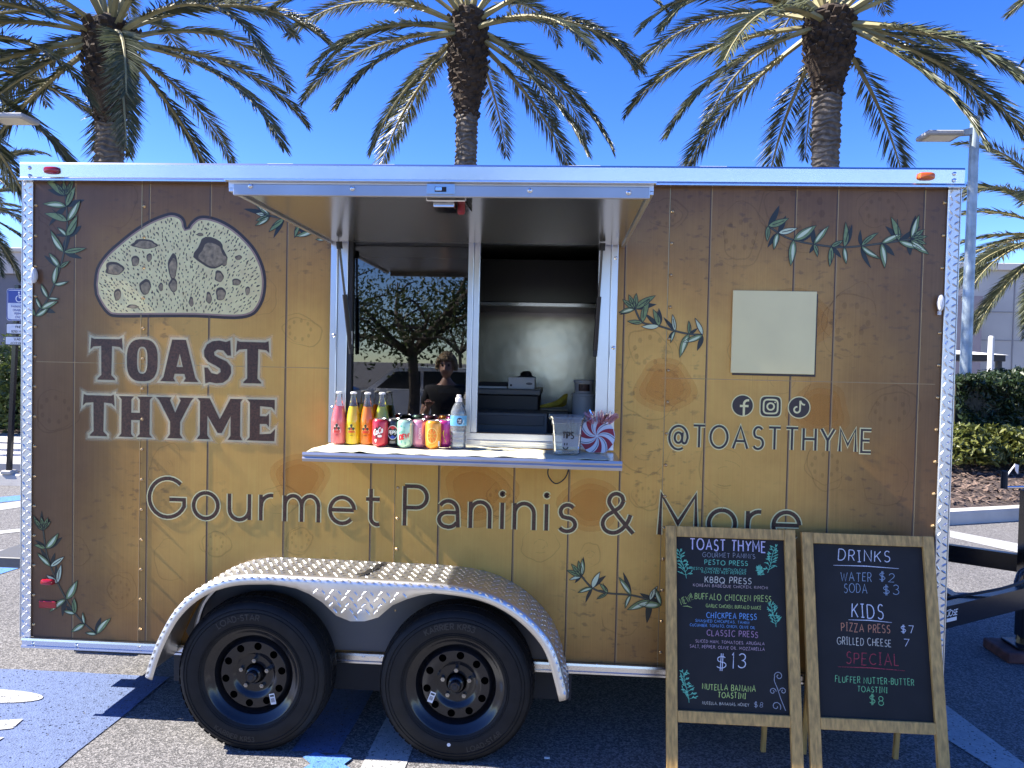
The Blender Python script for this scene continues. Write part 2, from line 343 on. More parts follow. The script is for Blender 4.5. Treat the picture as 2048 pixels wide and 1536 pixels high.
sheet('white_parking_line', rough_rect(1.70, 1.885, -1.2, 4.2), .004, PWHITE, label='white parking line beside the right tyre')
sheet('light_blue_paint_patch', [(1.47, -.24), (1.52, -.265), (1.60, -.25), (1.64, -.28), (1.62, -.33), (1.66, -.36), (1.64, -.45), (1.50, -.47), (1.45, -.40), (1.48, -.34), (1.43, -.29)], .0085, PLBLUE, label='peeling light blue paint patch between the tyres')
sheet('white_parking_line', [GP(1860, 1385), GP(1893, 1412), GP(2048, 1528), GP(2100, 1568), GP(2020, 1560), GP(1897, 1482), GP(1850, 1445)], .004, PWHITE, label='white parking line in shade right of the trailer')
for (a, b, c, d, m, l) in (((-60, 1168), (60, 1130), (60, 1108), (-60, 1146), PLBLUE, 'blue line of the far parking bay'), ((-60, 1145), (60, 1107), (60, 1090), (-60, 1112), PWHITE, 'white line of the far parking bay'),
      ((-60, 1075), (60, 1062), (60, 1056), (-60, 1068), PWHITE, 'thin white far parking line'), ((-60, 1030), (60, 1012), (60, 1000), (-60, 1016), PWHITE, 'white line below the kerb'), ((-60, 1012), (60, 999), (60, 989), (-60, 1001), PLBLUE, 'blue line below the kerb'),
      ((1900, 1075), (2100, 1120), (2100, 1100), (1900, 1062), PWHITE, 'white line behind the trailer hitch')):
    sheet('far_parking_line', [GP(*a), GP(*b), GP(*c), GP(*d)], .004, m, label=l)
# kerbs, sidewalk, planting beds
CONC = mat('concrete', (.50, .47, .42), rough=.9, var=.14, vscale=3, bump=.25, bscale=90)
def kerb(name, pts, h, w, label):
    mb = MB()
    for i in range(len(pts)-1):
        a, b = Vector((*pts[i], 0)), Vector((*pts[i+1], 0)); t = (b-a).normalized(); n = Vector((-t.y, t.x, 0))*w
        c = .03; prof = [(0, 0), (.02, h-c), (.05, h), (1, h), (1, 0)]
        V = [a+n*p+Vector((0, 0, z)) for p, z in prof]+[b+n*p+Vector((0, 0, z)) for p, z in prof]
        mb.add(V, [(j, j+1, j+6, j+5) for j in range(4)]+[(0, 1, 2, 3, 4), (5, 6, 7, 8, 9)])
    return tag(mb.build(name, CONC), label, None, None, 'structure')
kerb('kerb', [(5.2, 4.75), (6.6, 5.35), (9.5, 6.55), (26, 12.5)], .15, .17, 'pale concrete kerb of the right planting bed')
MULCH = mat('mulch', (.085, .060, .048), rough=.95, var=.65, vscale=38, bump=1.0, bscale=55, detail=6, bdist=.03)
bm_ = MB(); N = 44; M_ = 22
for i in range(N+1):
    for j in range(M_+1):
        x = 5.3+i*.55; yk = 4.95+(x-5.2)*.40; y = yk+j*.42
        z = .13+.32*min(1, j/7)+random.uniform(-.03, .03)*(1 if j else 0)
        bm_.v.append((x, y, z))
for i in range(N):
    for j in range(M_):
        a = i*(M_+1)+j; bm_.f.append((a, a+M_+1, a+M_+2, a+1))
tag(bm_.build('planting_bed', MULCH), 'brown mulch planting bed behind the right kerb', None, None, 'structure')
chips = MB()
for _ in range(2600):
    i = random.random(); x = 6.6+i*4.5; yk = 5.02+(x-5.2)*.40; j = random.random(); y = yk+.1+j*2.9; z = .15+.32*min(1, (y-yk)/2.94)+random.uniform(.0, .02)
    a = random.uniform(0, 6.28); l = random.uniform(.02, .06); w = .012; dx, dy = math.cos(a), math.sin(a); t = random.uniform(-.02, .02)
    chips.add([(x-dx*l-dy*w, y-dy*l+dx*w, z-t), (x-dx*l+dy*w, y-dy*l-dx*w, z-t), (x+dx*l+dy*w, y+dy*l-dx*w, z+t+.008), (x+dx*l-dy*w, y+dy*l+dx*w, z+t+.008)], [(0, 1, 2, 3)])
tag(chips.build('mulch_chips', mat('mulch_chip', (.19, .13, .095), rough=.9, var=.6, vscale=6)), 'loose wood chips scattered on the planting bed', None, None, 'stuff')
mb = MB().box(-40, -3.0, 7.05, 10.9, 0, .14, .02)
tag(mb.build('sidewalk', CONC), 'pale concrete sidewalk behind the parking bays', None, None, 'structure')
mb = MB().box(-40, 5.2, 10.9, 18, 0, .18)
tag(mb.build('planting_bed', MULCH), 'mulch bed behind the sidewalk on the left', None, None, 'structure')

# ------------------------------------------------------------------ leaf clouds
def leafcloud(rng, n, size, sampler, up=.5):
    mb = MB()
    for _ in range(n):
        p = Vector(sampler(rng)); d = Vector((rng.gauss(0, 1), rng.gauss(0, 1), rng.gauss(0, 1)+up)).normalized(); s = d.orthogonal().normalized()
        s = Matrix.Rotation(rng.uniform(0, 6.28), 3, d) @ s; l = size*rng.uniform(.6, 1.3); w = l*.42; t = d.cross(s)
        mb.add([p-s*l, p+t*w+d*w*.3, p+s*l, p-t*w+d*w*.3], [(0, 1, 2, 3)])
    return mb
def hedge(name, x0, x1, yf, zt, zb, depth, n, m, core, label, cat='hedge', size=.055, slope=0.0, group=None):
    rng = random.Random(int(abs(x0)*100))
    r = empty(name, ((x0+x1)/2, yf+depth/2+slope*(x1-x0)/2, zb), label, cat, group)
    def front(x): return yf+slope*(x-x0)
    def samp(g):
        x = g.uniform(x0, x1); q = g.random()
        if q < .62: y = front(x)+abs(g.gauss(0, .09))-.05+.10*math.sin(x*4.1)*math.sin(x*1.7+2); z = g.uniform(zb, zt+.03*math.sin(x*3.3)+.05*math.sin(x*1.3)); y += .10*math.sin(z*7+x*2)
        else: y = front(x)+g.uniform(0, depth); z = zt+g.gauss(0, .035)+.03*math.sin(x*3.3)+.05*math.sin(x*1.3)
        return (x, y, z)
    leafcloud(rng, n, size, samp).build('foliage', m, r)
    V = [(x0+.02, front(x0)+.14, zb-.1), (x1, front(x1)+.14, zb-.1), (x1, front(x1)+depth, zb-.1), (x0+.02, front(x0)+depth, zb-.1)]
    MB().add(V+[(a, b, zt-.08) for a, b, c in V], [(0, 3, 2, 1), (4, 5, 6, 7), (0, 1, 5, 4), (1, 2, 6, 5), (2, 3, 7, 6), (3, 0, 4, 7)]).build('twigs', core, r)
    return r
TWIG = mat('twigs', (.03, .028, .016), rough=.95, var=.5, vscale=14)
HLEAF = leafmat('hedge_leaf', (.013, .026, .008), (.040, .068, .018), .2)
YLEAF = leafmat('shrub_leaf', (.035, .06, .012), (.25, .25, .055), .3)
hedge('clipped_hedge', 8.4, 13.5, 8.35, 1.68, .35, 1.3, 16000, HLEAF, TWIG, 'tall dark green clipped hedge behind the trailer hitch', slope=.42)
rng = random.Random(5)
def shrub(px, py, depth, rx, rz, label, n=900, m=YLEAF, size=.06, zb=.45):
    x, z = WP(px, py, depth); r = empty('low_shrub', (x, depth, zb), label, 'shrub', 'low shrubs in front of the hedge')
    def samp(g):
        while True:
            a, b, c = g.uniform(-1, 1), g.uniform(-1, 1), g.uniform(0, 1)
            if .35 < a*a+b*b+c*c < 1.1*(1-.15*math.sin(6*a+b*5)): return (x+a*rx, depth+b*rx*.8, zb+c*rz)
    leafcloud(rng, n, size, samp, .9).build('foliage', m, r)
    st = MB()
    for i in range(7):
        a = i*.9; st.tube([(x, depth, zb-.1), (x+math.cos(a)*rx*.45, depth+math.sin(a)*rx*.35, zb+rz*.65)], [.014, .005], 5)
    st.build('stem', TWIG, r)
shrub(1925, 900, 8.0, .50, .55, 'yellow green low shrub nearest the trailer corner post', 1300)
shrub(2010, 900, 8.3, .52, .52, 'yellow green low shrub right of its neighbour, under the dark hedge', 1300)
shrub(2075, 930, 8.4, .50, .42, 'yellow green low shrub at the right edge of the picture', 900)
# left hedge behind the sidewalk
hedge('leafy_hedge', -11.5, -6.0, 11.4, 1.55, .2, 1.4, 9000, HLEAF, TWIG, 'dark green hedge behind the accessible parking sign')
rngl = random.Random(9)
def bush(x, y, rx, rz, label):
    r = empty('round_bush', (x, y, .15), label, 'bush')
    def samp(g):
        while True:
            a, b, c = g.uniform(-1, 1), g.uniform(-1, 1), g.uniform(0, 1)
            if .3 < a*a+b*b+c*c < 1.0: return (x+a*rx, y+b*rx, .15+c*rz)
    leafcloud(rngl, 2600, .07, samp).build('foliage', leafmat('bush_leaf', (.03, .05, .012), (.12, .16, .04), .3), r)
    MB().tube([(x, y, .1), (x+.03, y, .7), (x, y, 1.1)], [.05, .035, .01], 6).build('stem', TWIG, r)
_bx, _bz = WP(15, 640, 10.6); bush(_bx-.1, 11.1, .75, 2.05, 'lighter green bush behind the accessible parking sign')

# ------------------------------------------------------------------ buildings far behind
STUC = mat('beige_stucco', (.55, .50, .42), rough=.9, var=.06, vscale=.6, bump=.1, bscale=30)
STUD = mat('mauve_stucco', (.30, .25, .25), rough=.9, var=.06, vscale=.8)
b = empty('beige_building', (42, 45, 0), 'big beige stucco building behind the right lamp post', 'building')
xl, _ = WP(1890, 600, 42); xr, zt = WP(1985, 548, 42)
MB().box(xl, xl+40, 42, 60, 0, zt+.2).build('wall', STUC, b)
x2, zt2 = WP(1966, 592, 41)
MB().box(xl-6, x2, 41, 41.95, 0, zt2).build('pilaster', STUD, b)
MB().box(xl-7, xl+40.2, 41.8, 60.2, zt+.2, zt+.6, .03).build('parapet', mat('trim', (.62, .57, .49), rough=.85), b)
GRV = mat('joint', (.33, .30, .27), rough=.9)
for zz in (1.9, 3.6, 5.2): MB().box(x2+.1, xl+40, 41.97, 42.02, zz, zz+.05).build('control_joint', GRV, b)
MB().box(x2+.1, xl+40, 41.9, 42.0, 0, 1.55).build('base_course', mat('base_tan', (.62, .48, .32), rough=.9), b)
for xx in (x2+2.2, x2+6.5): MB().box(xx, xx+.05, 41.96, 42.03, 0, zt).build('control_joint', GRV, b)
b = empty('grey_building', (-30, 40, 0), 'grey building with cream parapet on the far left', 'building')
xr, zt = WP(48, 548, 36); _, zt1 = WP(20, 505, 36)
MB().box(xr-26, xr+6, 36, 52, 0, zt).build('wall', mat('grey_stucco', (.20, .19, .20), rough=.9, var=.05, vscale=.7), b)
MB().box(xr-26.2, xr+6.2, 35.8, 52.2, zt, zt1).build('parapet', mat('cream_stucco', (.66, .58, .50), rough=.9), b)
MB().box(xr-26.3, xr+6.3, 35.65, 52.3, zt1, zt1+.22, .03).build('coping', mat('trim', (.62, .57, .49)), b)
# shelter and slim white post beyond the hedge
DKM = mat('dark_metal', (.035, .03, .03), rough=.5)
D = 22.0
s = empty('entrance_shelter', (13, D, 0), 'dark framed shelter with flat white roof beyond the hedge', 'shelter')
xa, za = WP(1880, 706, D); xb, zb_ = WP(2012, 706, D); _, zc = WP(1960, 722, D)
MB().box(xa, xb, D, D+2.4, zc, zc+.2, .01).build('beam', DKM, s)
MB().add([(xa-.1, D-.1, zc+.205), (xb+.05, D-.1, zc+.205), (xb+.05, D+2.5, zc+.205), (xa-.1, D+2.5, zc+.205), (xa+.3, D+1.2, zc+.5), (xb-.9, D+1.2, zc+.36)], [(0, 1, 5, 4), (2, 3, 4, 5), (1, 2, 5), (3, 0, 4), (0, 3, 2, 1)]).build('roof', mat('white_sheet', (.8, .8, .78), rough=.6), s)
for xx in (xa+.1, xb-.22):
    for yy in (D+.05, D+2.2): MB().box(xx, xx+.14, yy, yy+.14, 0, zc-.003).build('post', DKM, s)
xw, zw = WP(1983, 672, 20)
mb = MB().lathe([(.001, 0), (.11, 0), (.11, .03), (.085, .05), (.08, zw-.05), (.06, zw), (.001, zw+.005)], (xw, 20, 0), seg=12)
p = empty('white_post', (xw, 20, 0), 'slim white post standing in front of the shelter', 'post'); mb.build('pole', mat('white_coat', (.8, .8, .8), rough=.5), p)

# ------------------------------------------------------------------ lamp posts
GALV = mat('galvanised', (.32, .38, .42), rough=.45, metal=.3, var=.3, vscale=5)
LENS = mat('lamp_lens', (.75, .70, .52), rough=.3)
HEADM = mat('lamp_head', (.42, .42, .42), rough=.45)
def lamp(px, ptop, y, hx, label, side=-1):
    x, zt = WP(px, ptop, y); r = empty('lamp_post', (x, y, 0), label, 'lamp post', 'parking lot lamp posts')
    MB().lathe([(.001, 0), (.16, 0), (.16, .04), (.11, .06), (.10, .5), (.075, zt), (.001, zt+.01)], (x, y, 0), seg=14).build('pole', GALV, r, smooth=True)
    MB().lathe([(.001, zt), (.085, zt), (.085, zt+.05), (.001, zt+.06)], (x, y, 0), seg=14).build('pole_cap', GALV, r)
    za = zt-.22
    MB().add([(x+side*.06, y-.05, za-.04), (x+side*.06, y+.05, za-.04), (x+side*.06, y-.05, za+.08), (x+side*.06, y+.05, za+.08), (x+side*.3, y-.05, za-.06), (x+side*.3, y+.05, za-.06), (x+side*.3, y-.05, za+.02), (x+side*.3, y+.05, za+.02)],
             [(0, 1, 3, 2), (4, 6, 7, 5), (0, 2, 6, 4), (1, 5, 7, 3), (2, 3, 7, 6), (0, 4, 5, 1)]).build('arm', GALV, r)
    x0, x1 = sorted((x+side*.28, x+side*(.28+hx))); 
    hd = MB().box(x0, x1, y-.24, y+.24, za-.10, za-.02, .02).build('lamp_head', HEADM, r)
    MB().box(x0+.08, x1-.08, y-.18, y+.18, za-.108, za-.099).build('lens', LENS, hd)
lamp(1950, 240, 10.6, .62, 'galvanised lamp post standing right of the trailer')
lamp(-42, 205, 9.3, .66, 'lamp post whose head peeks in at the left edge', side=1)

# ------------------------------------------------------------------ palms
BARK = mat('palm_bark', (.17, .145, .12), rough=.95, var=.45, vscale=9, bump=.8, bscale=22, bdist=.03)
BOOT = mat('palm_boot', (.055, .037, .024), rough=.95, var=.6, vscale=8, bump=.8, bscale=25, bdist=.03)
STALK = mat('palm_stalk', (.30, .26, .12), rough=.6, var=.25, vscale=3)
FROND = leafmat('palm_leaflet', (.040, .055, .026), (.165, .170, .088), .2, scale=.8, rough=.38)
def frond_mesh(elev0, length, droop, seed):
    g = random.Random(seed); n = 26; p = Vector((0, 0, 0)); a = R(elev0); pts = [p.copy()]; ds = length/n; side = g.uniform(-.25, .25); yaw = 0
    for i in range(n):
        t = i/n; a -= R(droop)*(.35+1.3*t)/n; yaw += side*t/n
        p = p+Vector((math.cos(a)*math.cos(yaw), math.cos(a)*math.sin(yaw), math.sin(a)))*ds; pts.append(p.copy())
    mb = MB()
    def at(t):
        q = t*n; i = min(n-1, int(q)); f = q-i; return pts[i].lerp(pts[i+1], f), (pts[i+1]-pts[i]).normalized()
    K = 125
    for k in range(K):
        t = .16+.84*(k/(K-1)); c, T = at(t); S = T.cross(Vector((0, 0, 1)))
        if S.length < .05: S = Vector((0, 1, 0))
        S.normalize(); U = S.cross(T)
        L = .62*(math.sin(math.pi*min(1, .12+.80*(t-.16)/.84*1.06))**.55)*g.uniform(.8, 1.1)
        if t < .26: L *= .55
        for sg in (-1, 1):
            spread = R(g.uniform(38, 58)*(1-.35*t)); lift = g.uniform(.05, .5)
            d = (T*math.cos(spread)+S*sg*math.sin(spread)+U*lift*math.sin(spread)).normalized(); d = (d+Vector((0, 0, -.12))).normalized()
            w = .0145*g.uniform(.8, 1.2); wv = d.cross(U if g.random() < .5 else S).normalized()*w
            mid = c+d*L*.4; tip = c+d*L+Vector((0, 0, -L*g.uniform(.02, .16)))
            mb.add([c, mid+wv, tip, mid-wv], [(0, 1, 2, 3)])
    st = MB().tube([pts[i] for i in range(0, n+1, 2)], [.045*(1-i/(n+2))+.006 for i in range(0, n+1, 2)], 5)
    return mb, st
FV = []
for i, (e, l, dr) in enumerate([(78, 3.3, 55), (66, 3.5, 68), (52, 3.7, 78), (40, 3.8, 76), (28, 3.9, 70), (16, 3.9, 66), (4, 3.8, 58), (-8, 3.6, 50), (-22, 3.4, 40), (-38, 3.1, 30), (34, 3.9, 84), (10, 3.8, 74)]):
    a, b = frond_mesh(e, l, dr, 100+i); me = []
    for q, m, nm in ((a, FROND, 'leaflets'), (b, STALK, 'frond')):
        d = bpy.data.meshes.new(nm); d.from_pydata([tuple(v) for v in q.v], [], q.f); d.materials.append(m); me.append(d)
    FV.append((e, me))
def palm(px, py, y, wtop, label, seed, n=40, scale=1.12, bulge=1.0, low=None, trunk=True):
    g = random.Random(seed); x, zc = WP(px, py, y); r = empty('date_palm', (x, y, 0), label, 'palm tree', 'date palms behind the trailer')
    zb0 = zc-1.75*bulge                                             # boots begin here
    prof = []; z = 0
    while z < zb0:
        prof += [(wtop*1.02*g.uniform(.95, 1.03), z), (wtop*.86, z+.07)]; z += .1
    seg = 18; mb = MB()
    for r0, zz in prof:
        for k in range(seg):
            q = 2*math.pi*k/seg; rr = r0*(1+.05*math.sin(k*3+zz*37)+g.uniform(-.035, .035)); mb.v.append((x+rr*math.cos(q), y+rr*math.sin(q), zz+.025*math.sin(k*5+zz*11)))
    for i in range(len(prof)-1):
        for k in range(seg): mb.f.append((i*seg+k, i*seg+(k+1) % seg, (i+1)*seg+(k+1) % seg, (i+1)*seg+k))
    mb.build('trunk', BARK, r, smooth=True)
    core = MB().lathe([(wtop*.8, zb0-.15), (wtop*1.05, zb0), (wtop*1.55, zb0+.6*bulge), (wtop*1.7, zc-.25), (wtop*1.5, zc), (.05, zc+.25)], (x, y, 0), seg=16)
    core.build('boot_core', BOOT, r)
    bt = MB()
    for i in range(230):
        t = i/230; zz = zb0-.25+t*(zc-zb0+.15); q = i*2.39996; rr = wtop*(1.0+.75*min(1, max(0, (zz-zb0)/(.7*bulge)))) if zz > zb0 else wtop*1.0
        rr *= g.uniform(.92, 1.04); ca, sa = math.cos(q), math.sin(q); w = g.uniform(.06, .1); h = g.uniform(.09, .17); o_ = g.uniform(.02, .07)
        c = Vector((x+rr*ca, y+rr*sa, zz)); T = Vector((-sa, ca, 0)); N_ = Vector((ca, sa, 0))
        bt.add([c-T*w-N_*.05, c+T*w-N_*.05, c+T*w*.6+N_*o_+Vector((0, 0, h*.7)), c-T*w*.6+N_*o_+Vector((0, 0, h*.7)), c+T*w*.5+N_*(o_-.03)+Vector((0, 0, h)), c-T*w*.5+N_*(o_-.03)+Vector((0, 0, h))], [(0, 1, 2, 3), (3, 2, 4, 5), (0, 3, 5), (1, 4, 2)])
    bo = bt.build('leaf_bases', BOOT, r); bo['kind'] = 'stuff'
    for i in range(n):
        t = (i+.5)/n; az = i*2.39996+g.uniform(-.2, .2)+seed
        e = 80-t*118+g.uniform(-6, 6)
        fa = (az+math.pi/2+math.pi) % (2*math.pi)-math.pi              # keep hanging fronds off the trunk's open side
        if abs(fa) < .5 and e < 32: az += math.copysign(.75, fa)
        vi = min(range(len(FV)), key=lambda j: abs(FV[j][0]-e)+g.uniform(0, 6)); md = FV[vi][1]
        rr = wtop*1.2*min(1, .25+t); zz = zc+.15-t*.62*bulge
        f = bpy.data.objects.new('frond', md[1]); COL.objects.link(f); f.parent = r; f.location = (rr*math.cos(az), rr*math.sin(az), zz); f.rotation_euler = (0, R(g.uniform(-5, 5)), az); s_ = scale*g.uniform(.86, 1.08); f.scale = (s_, s_, s_)
        l = bpy.data.objects.new('leaflets', md[0]); COL.objects.link(l); l.parent = f
    return r
palm(222, 50, 11.0, .27, 'date palm standing behind the bread emblem at left', 23, n=33)
palm(938, 28, 13.0, .24, 'tall date palm rising behind the middle of the trailer', 2, n=34, bulge=1.15)
palm(1660, 30, 11.5, .26, 'date palm standing behind the right half of the trailer', 13, n=33, bulge=.75)
palm(-175, 70, 10.5, .27, 'date palm whose fronds hang in at the upper left edge', 4, n=26)
palm(2500, -110, 11.5, .26, 'date palm whose frond tips show at the upper right corner', 5, n=26)
palm(-75, 395, 26, .25, 'smaller far palm at the left edge beside the trailer corner', 6, n=34)
palm(2130, 455, 19, .25, 'shorter palm at the right edge beyond the lamp post', 7, n=36)

# ================================================================== FOOD TRAILER
ALU = mat('aluminium', (.72, .73, .75), rough=.24, metal=1., var=.05, vscale=3, bump=.02, bscale=14)
ALUM = mat('aluminium_matt', (.66, .67, .69), rough=.38, metal=1., var=.08, vscale=5)
PLATE = mat('tread_plate', (.74, .73, .71), rough=.40, metal=1., var=.06, vscale=9)
STEEL = mat('brushed_steel', (.55, .54, .52), rough=.16, metal=1., bump=.05, bscale=3, bdist=.02)
CHROME = mat('bright_steel', (.75, .75, .75), rough=.12, metal=1.)
BLK = mat('black_paint', (.012, .012, .014), rough=.16, spec=.5)
RUB = mat('tyre_rubber', (.011, .011, .0115), rough=.6, spec=.25, var=.25, vscale=20)
RUBL = mat('tyre_letters', (.022, .022, .0225), rough=.5)
DARK = mat('dark_underside', (.02, .02, .022), rough=.7)
RED = mat('red_lens', (.42, .01, .02), rough=.12, coat=.5)
AMB = mat('amber_lens', (.70, .13, .01), rough=.12, coat=.5)
WPLA = mat('white_plastic', (.80, .79, .75), rough=.3)

def wrap_material():
    m = bpy.data.materials.new('printed_wrap'); m.use_nodes = True; nt = m.node_tree; b = nt.nodes['Principled BSDF']; L = nt.links.new
    def N(t): return nt.nodes.new(t)
    tc = N('ShaderNodeTexCoord'); sp = N('ShaderNodeSeparateXYZ'); L(tc.outputs['Object'], sp.inputs[0])
    def mr(src, a, b_, c=0., d=1.):
        n = N('ShaderNodeMapRange'); n.interpolation_type = 'SMOOTHSTEP'; n.inputs[1].default_value = a; n.inputs[2].default_value = b_; n.inputs[3].default_value = c; n.inputs[4].default_value = d; L(src, n.inputs[0]); return n.outputs[0]
    def mt(op, a, b_=None):
        n = N('ShaderNodeMath'); n.operation = op
        for i, q in enumerate((a, b_)):
            if q is None: continue
            if isinstance(q, (int, float)): n.inputs[i].default_value = q
            else: L(q, n.inputs[i])
        return n.outputs[0]
    nz = N('ShaderNodeTexNoise'); nz.inputs['Scale'].default_value = 1.3; nz.inputs['Detail'].default_value = 5; nz.inputs['Roughness'].default_value = .6; L(tc.outputs['Object'], nz.inputs['Vector'])
    wob = mt('MULTIPLY', mt('SUBTRACT', nz.outputs[0], .5), .55)
    x, z = sp.outputs[0], sp.outputs[2]
    xw = mt('ADD', x, wob); zw = mt('ADD', z, wob)
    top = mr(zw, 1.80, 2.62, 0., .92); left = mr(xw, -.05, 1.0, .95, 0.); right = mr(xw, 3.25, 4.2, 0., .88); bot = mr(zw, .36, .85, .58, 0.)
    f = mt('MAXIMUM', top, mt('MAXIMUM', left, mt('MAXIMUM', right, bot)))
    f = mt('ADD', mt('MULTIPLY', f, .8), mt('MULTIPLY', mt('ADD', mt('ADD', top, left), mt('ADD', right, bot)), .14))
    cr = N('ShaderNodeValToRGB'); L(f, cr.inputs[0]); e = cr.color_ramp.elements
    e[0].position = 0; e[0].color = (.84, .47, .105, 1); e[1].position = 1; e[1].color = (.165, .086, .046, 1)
    for p_, c in ((.25, (.68, .36, .084)), (.5, (.45, .232, .060)), (.75, (.265, .134, .048))):
        k = cr.color_ramp.elements.new(p_); k.color = (*c, 1)
    # soft brown clouds and crumb-like specks of the print
    n2 = N('ShaderNodeTexNoise'); n2.inputs['Scale'].default_value = 3.2; n2.inputs['Detail'].default_value = 7; n2.inputs['Roughness'].default_value = .62; L(tc.outputs['Object'], n2.inputs['Vector'])
    c2 = N('ShaderNodeValToRGB'); c2.color_ramp.elements[0].position = .3; c2.color_ramp.elements[1].position = .62; c2.color_ramp.elements[0].color = (.62, .50, .42, 1); c2.color_ramp.elements[1].color = (1, 1, 1, 1); L(n2.outputs[0], c2.inputs[0])
    mx = N('ShaderNodeMix'); mx.data_type = 'RGBA'; mx.blend_type = 'MULTIPLY'; mx.inputs[0].default_value = .45; L(cr.outputs[0], mx.inputs[6]); L(c2.outputs[0], mx.inputs[7])
    mp = N('ShaderNodeMapping'); mp.inputs['Scale'].default_value = (13, 1, 24); L(tc.outputs['Object'], mp.inputs[0])
    n3 = N('ShaderNodeTexNoise'); n3.inputs['Scale'].default_value = 1.6; n3.inputs['Detail'].default_value = 4; L(mp.outputs[0], n3.inputs['Vector'])
    n4 = N('ShaderNodeTexNoise'); n4.inputs['Scale'].default_value = 1.15; n4.inputs['Detail'].default_value = 2; L(tc.outputs['Object'], n4.inputs['Vector'])
    spk = mt('MULTIPLY', mr(n3.outputs[0], .55, .68), mr(n4.outputs[0], .50, .60))
    spk = mt('MULTIPLY', spk, .42)
    m2 = N('ShaderNodeMix'); m2.data_type = 'RGBA'; m2.blend_type = 'MIX'; L(spk, m2.inputs[0]); L(mx.outputs[2], m2.inputs[6]); m2.inputs[7].default_value = (.085, .048, .035, 1)
    # brushed vertical grain of the photo print
    mp2 = N('ShaderNodeMapping'); mp2.inputs['Scale'].default_value = (160, 1, 2.2); L(tc.outputs['Object'], mp2.inputs[0])
    n5 = N('ShaderNodeTexNoise'); n5.inputs['Scale'].default_value = 1; n5.inputs['Detail'].default_value = 2; L(mp2.outputs[0], n5.inputs['Vector'])
    m3 = N('ShaderNodeMix'); m3.data_type = 'RGBA'; m3.blend_type = 'OVERLAY'; m3.inputs[0].default_value = .16; L(m2.outputs[2], m3.inputs[6]); L(n5.outputs[0], m3.inputs[7])
    L(m3.outputs[2], b.inputs['Base Color']); b.inputs['Roughness'].default_value = .36; b.inputs['Specular IOR Level'].default_value = .3; b.inputs['Coat Weight'].default_value = .14; b.inputs['Coat Roughness'].default_value = .12
    # faint oil-canning of the skin
    n6 = N('ShaderNodeTexNoise'); n6.inputs['Scale'].default_value = 2.2; n6.inputs['Detail'].default_value = 1; L(tc.outputs['Object'], n6.inputs['Vector'])
    bp = N('ShaderNodeBump'); bp.inputs['Strength'].default_value = .12; bp.inputs['Distance'].default_value = .02; L(n6.outputs[0], bp.inputs['Height']); L(bp.outputs[0], b.inputs['Normal']); L(bp.outputs[0], b.inputs['Coat Normal'])
    return m
WRAP = wrap_material()
T = empty('food_trailer', (0, 0, 0), 'gold and brown food trailer with open serving window and black wheels', 'food trailer')
XL, XR, ZB, ZT, YB = 0.0, 4.17, .365, 2.53, 2.6
S1, S2, S3 = WP(281, 900)[0], WP(789, 1075)[0], WP(1336, 600)[0]
WX0, WX1, WZ0, WZ1 = 1.445, 2.735, 1.345, 2.285          # opening for the serving window
def skin(x0, x1, cut=None):
    mb = MB()
    if cut is None: mb.box(x0, x1, 0, .012, ZB, ZT)
    else:
        a, b_ = cut
        mb.box(x0, x1, 0, .012, ZB, WZ0); mb.box(x0, x1, 0, .012, WZ1, ZT)
        if a > x0: mb.box(x0, a, 0, .012, WZ0, WZ1)
        if b_ < x1: mb.box(b_, x1, 0, .012, WZ0, WZ1)
    return mb.build('side_panel', WRAP, T)
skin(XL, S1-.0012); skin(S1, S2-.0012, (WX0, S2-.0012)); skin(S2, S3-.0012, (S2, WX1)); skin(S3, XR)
# shell, roof and floor
INW = mat('inner_white', (.62, .62, .60), rough=.45)
ST2 = mat('steel_wall', (.56, .53, .48), rough=.22, metal=1., bump=.35, bscale=1.3, bdist=.03)
MB().box(XL, XL+.04, .013, YB, ZB, 2.56).build('end_wall', ALUM, T)
MB().box(XR-.04, XR, .013, YB, ZB, 2.56).build('end_wall', ALUM, T)
MB().box(XL+.041, XR-.041, YB-.06, YB, ZB, 2.56).build('back_wall', ST2, T)
MB().box(XL-.03, XR+.04, -.005, YB+.03, 2.562, 2.60).build('roof', mat('roof_white', (.7, .7, .7), rough=.4), T)
MB().box(XL+.041, XR-.041, .013, YB-.061, 2.50, 2.558).build('ceiling', INW, T)
MB().box(XL+.041, XR-.041, .013, YB-.061, ZB, ZB+.06).build('floor', mat('floor_vinyl', (.12, .12, .12), rough=.5), T)
ins = MB().box(XL+.041, WX0-.02, .013, .06, ZB+.061, 2.499); ins.box(WX1+.02, XR-.041, .013, .06, ZB+.061, 2.499); ins.box(WX0-.019, WX1+.019, .013, .06, ZB+.061, WZ0-.02); ins.box(WX0-.019, WX1+.019, .013, .06, WZ1+.02, 2.499)
ins.build('inner_lining', INW, T)
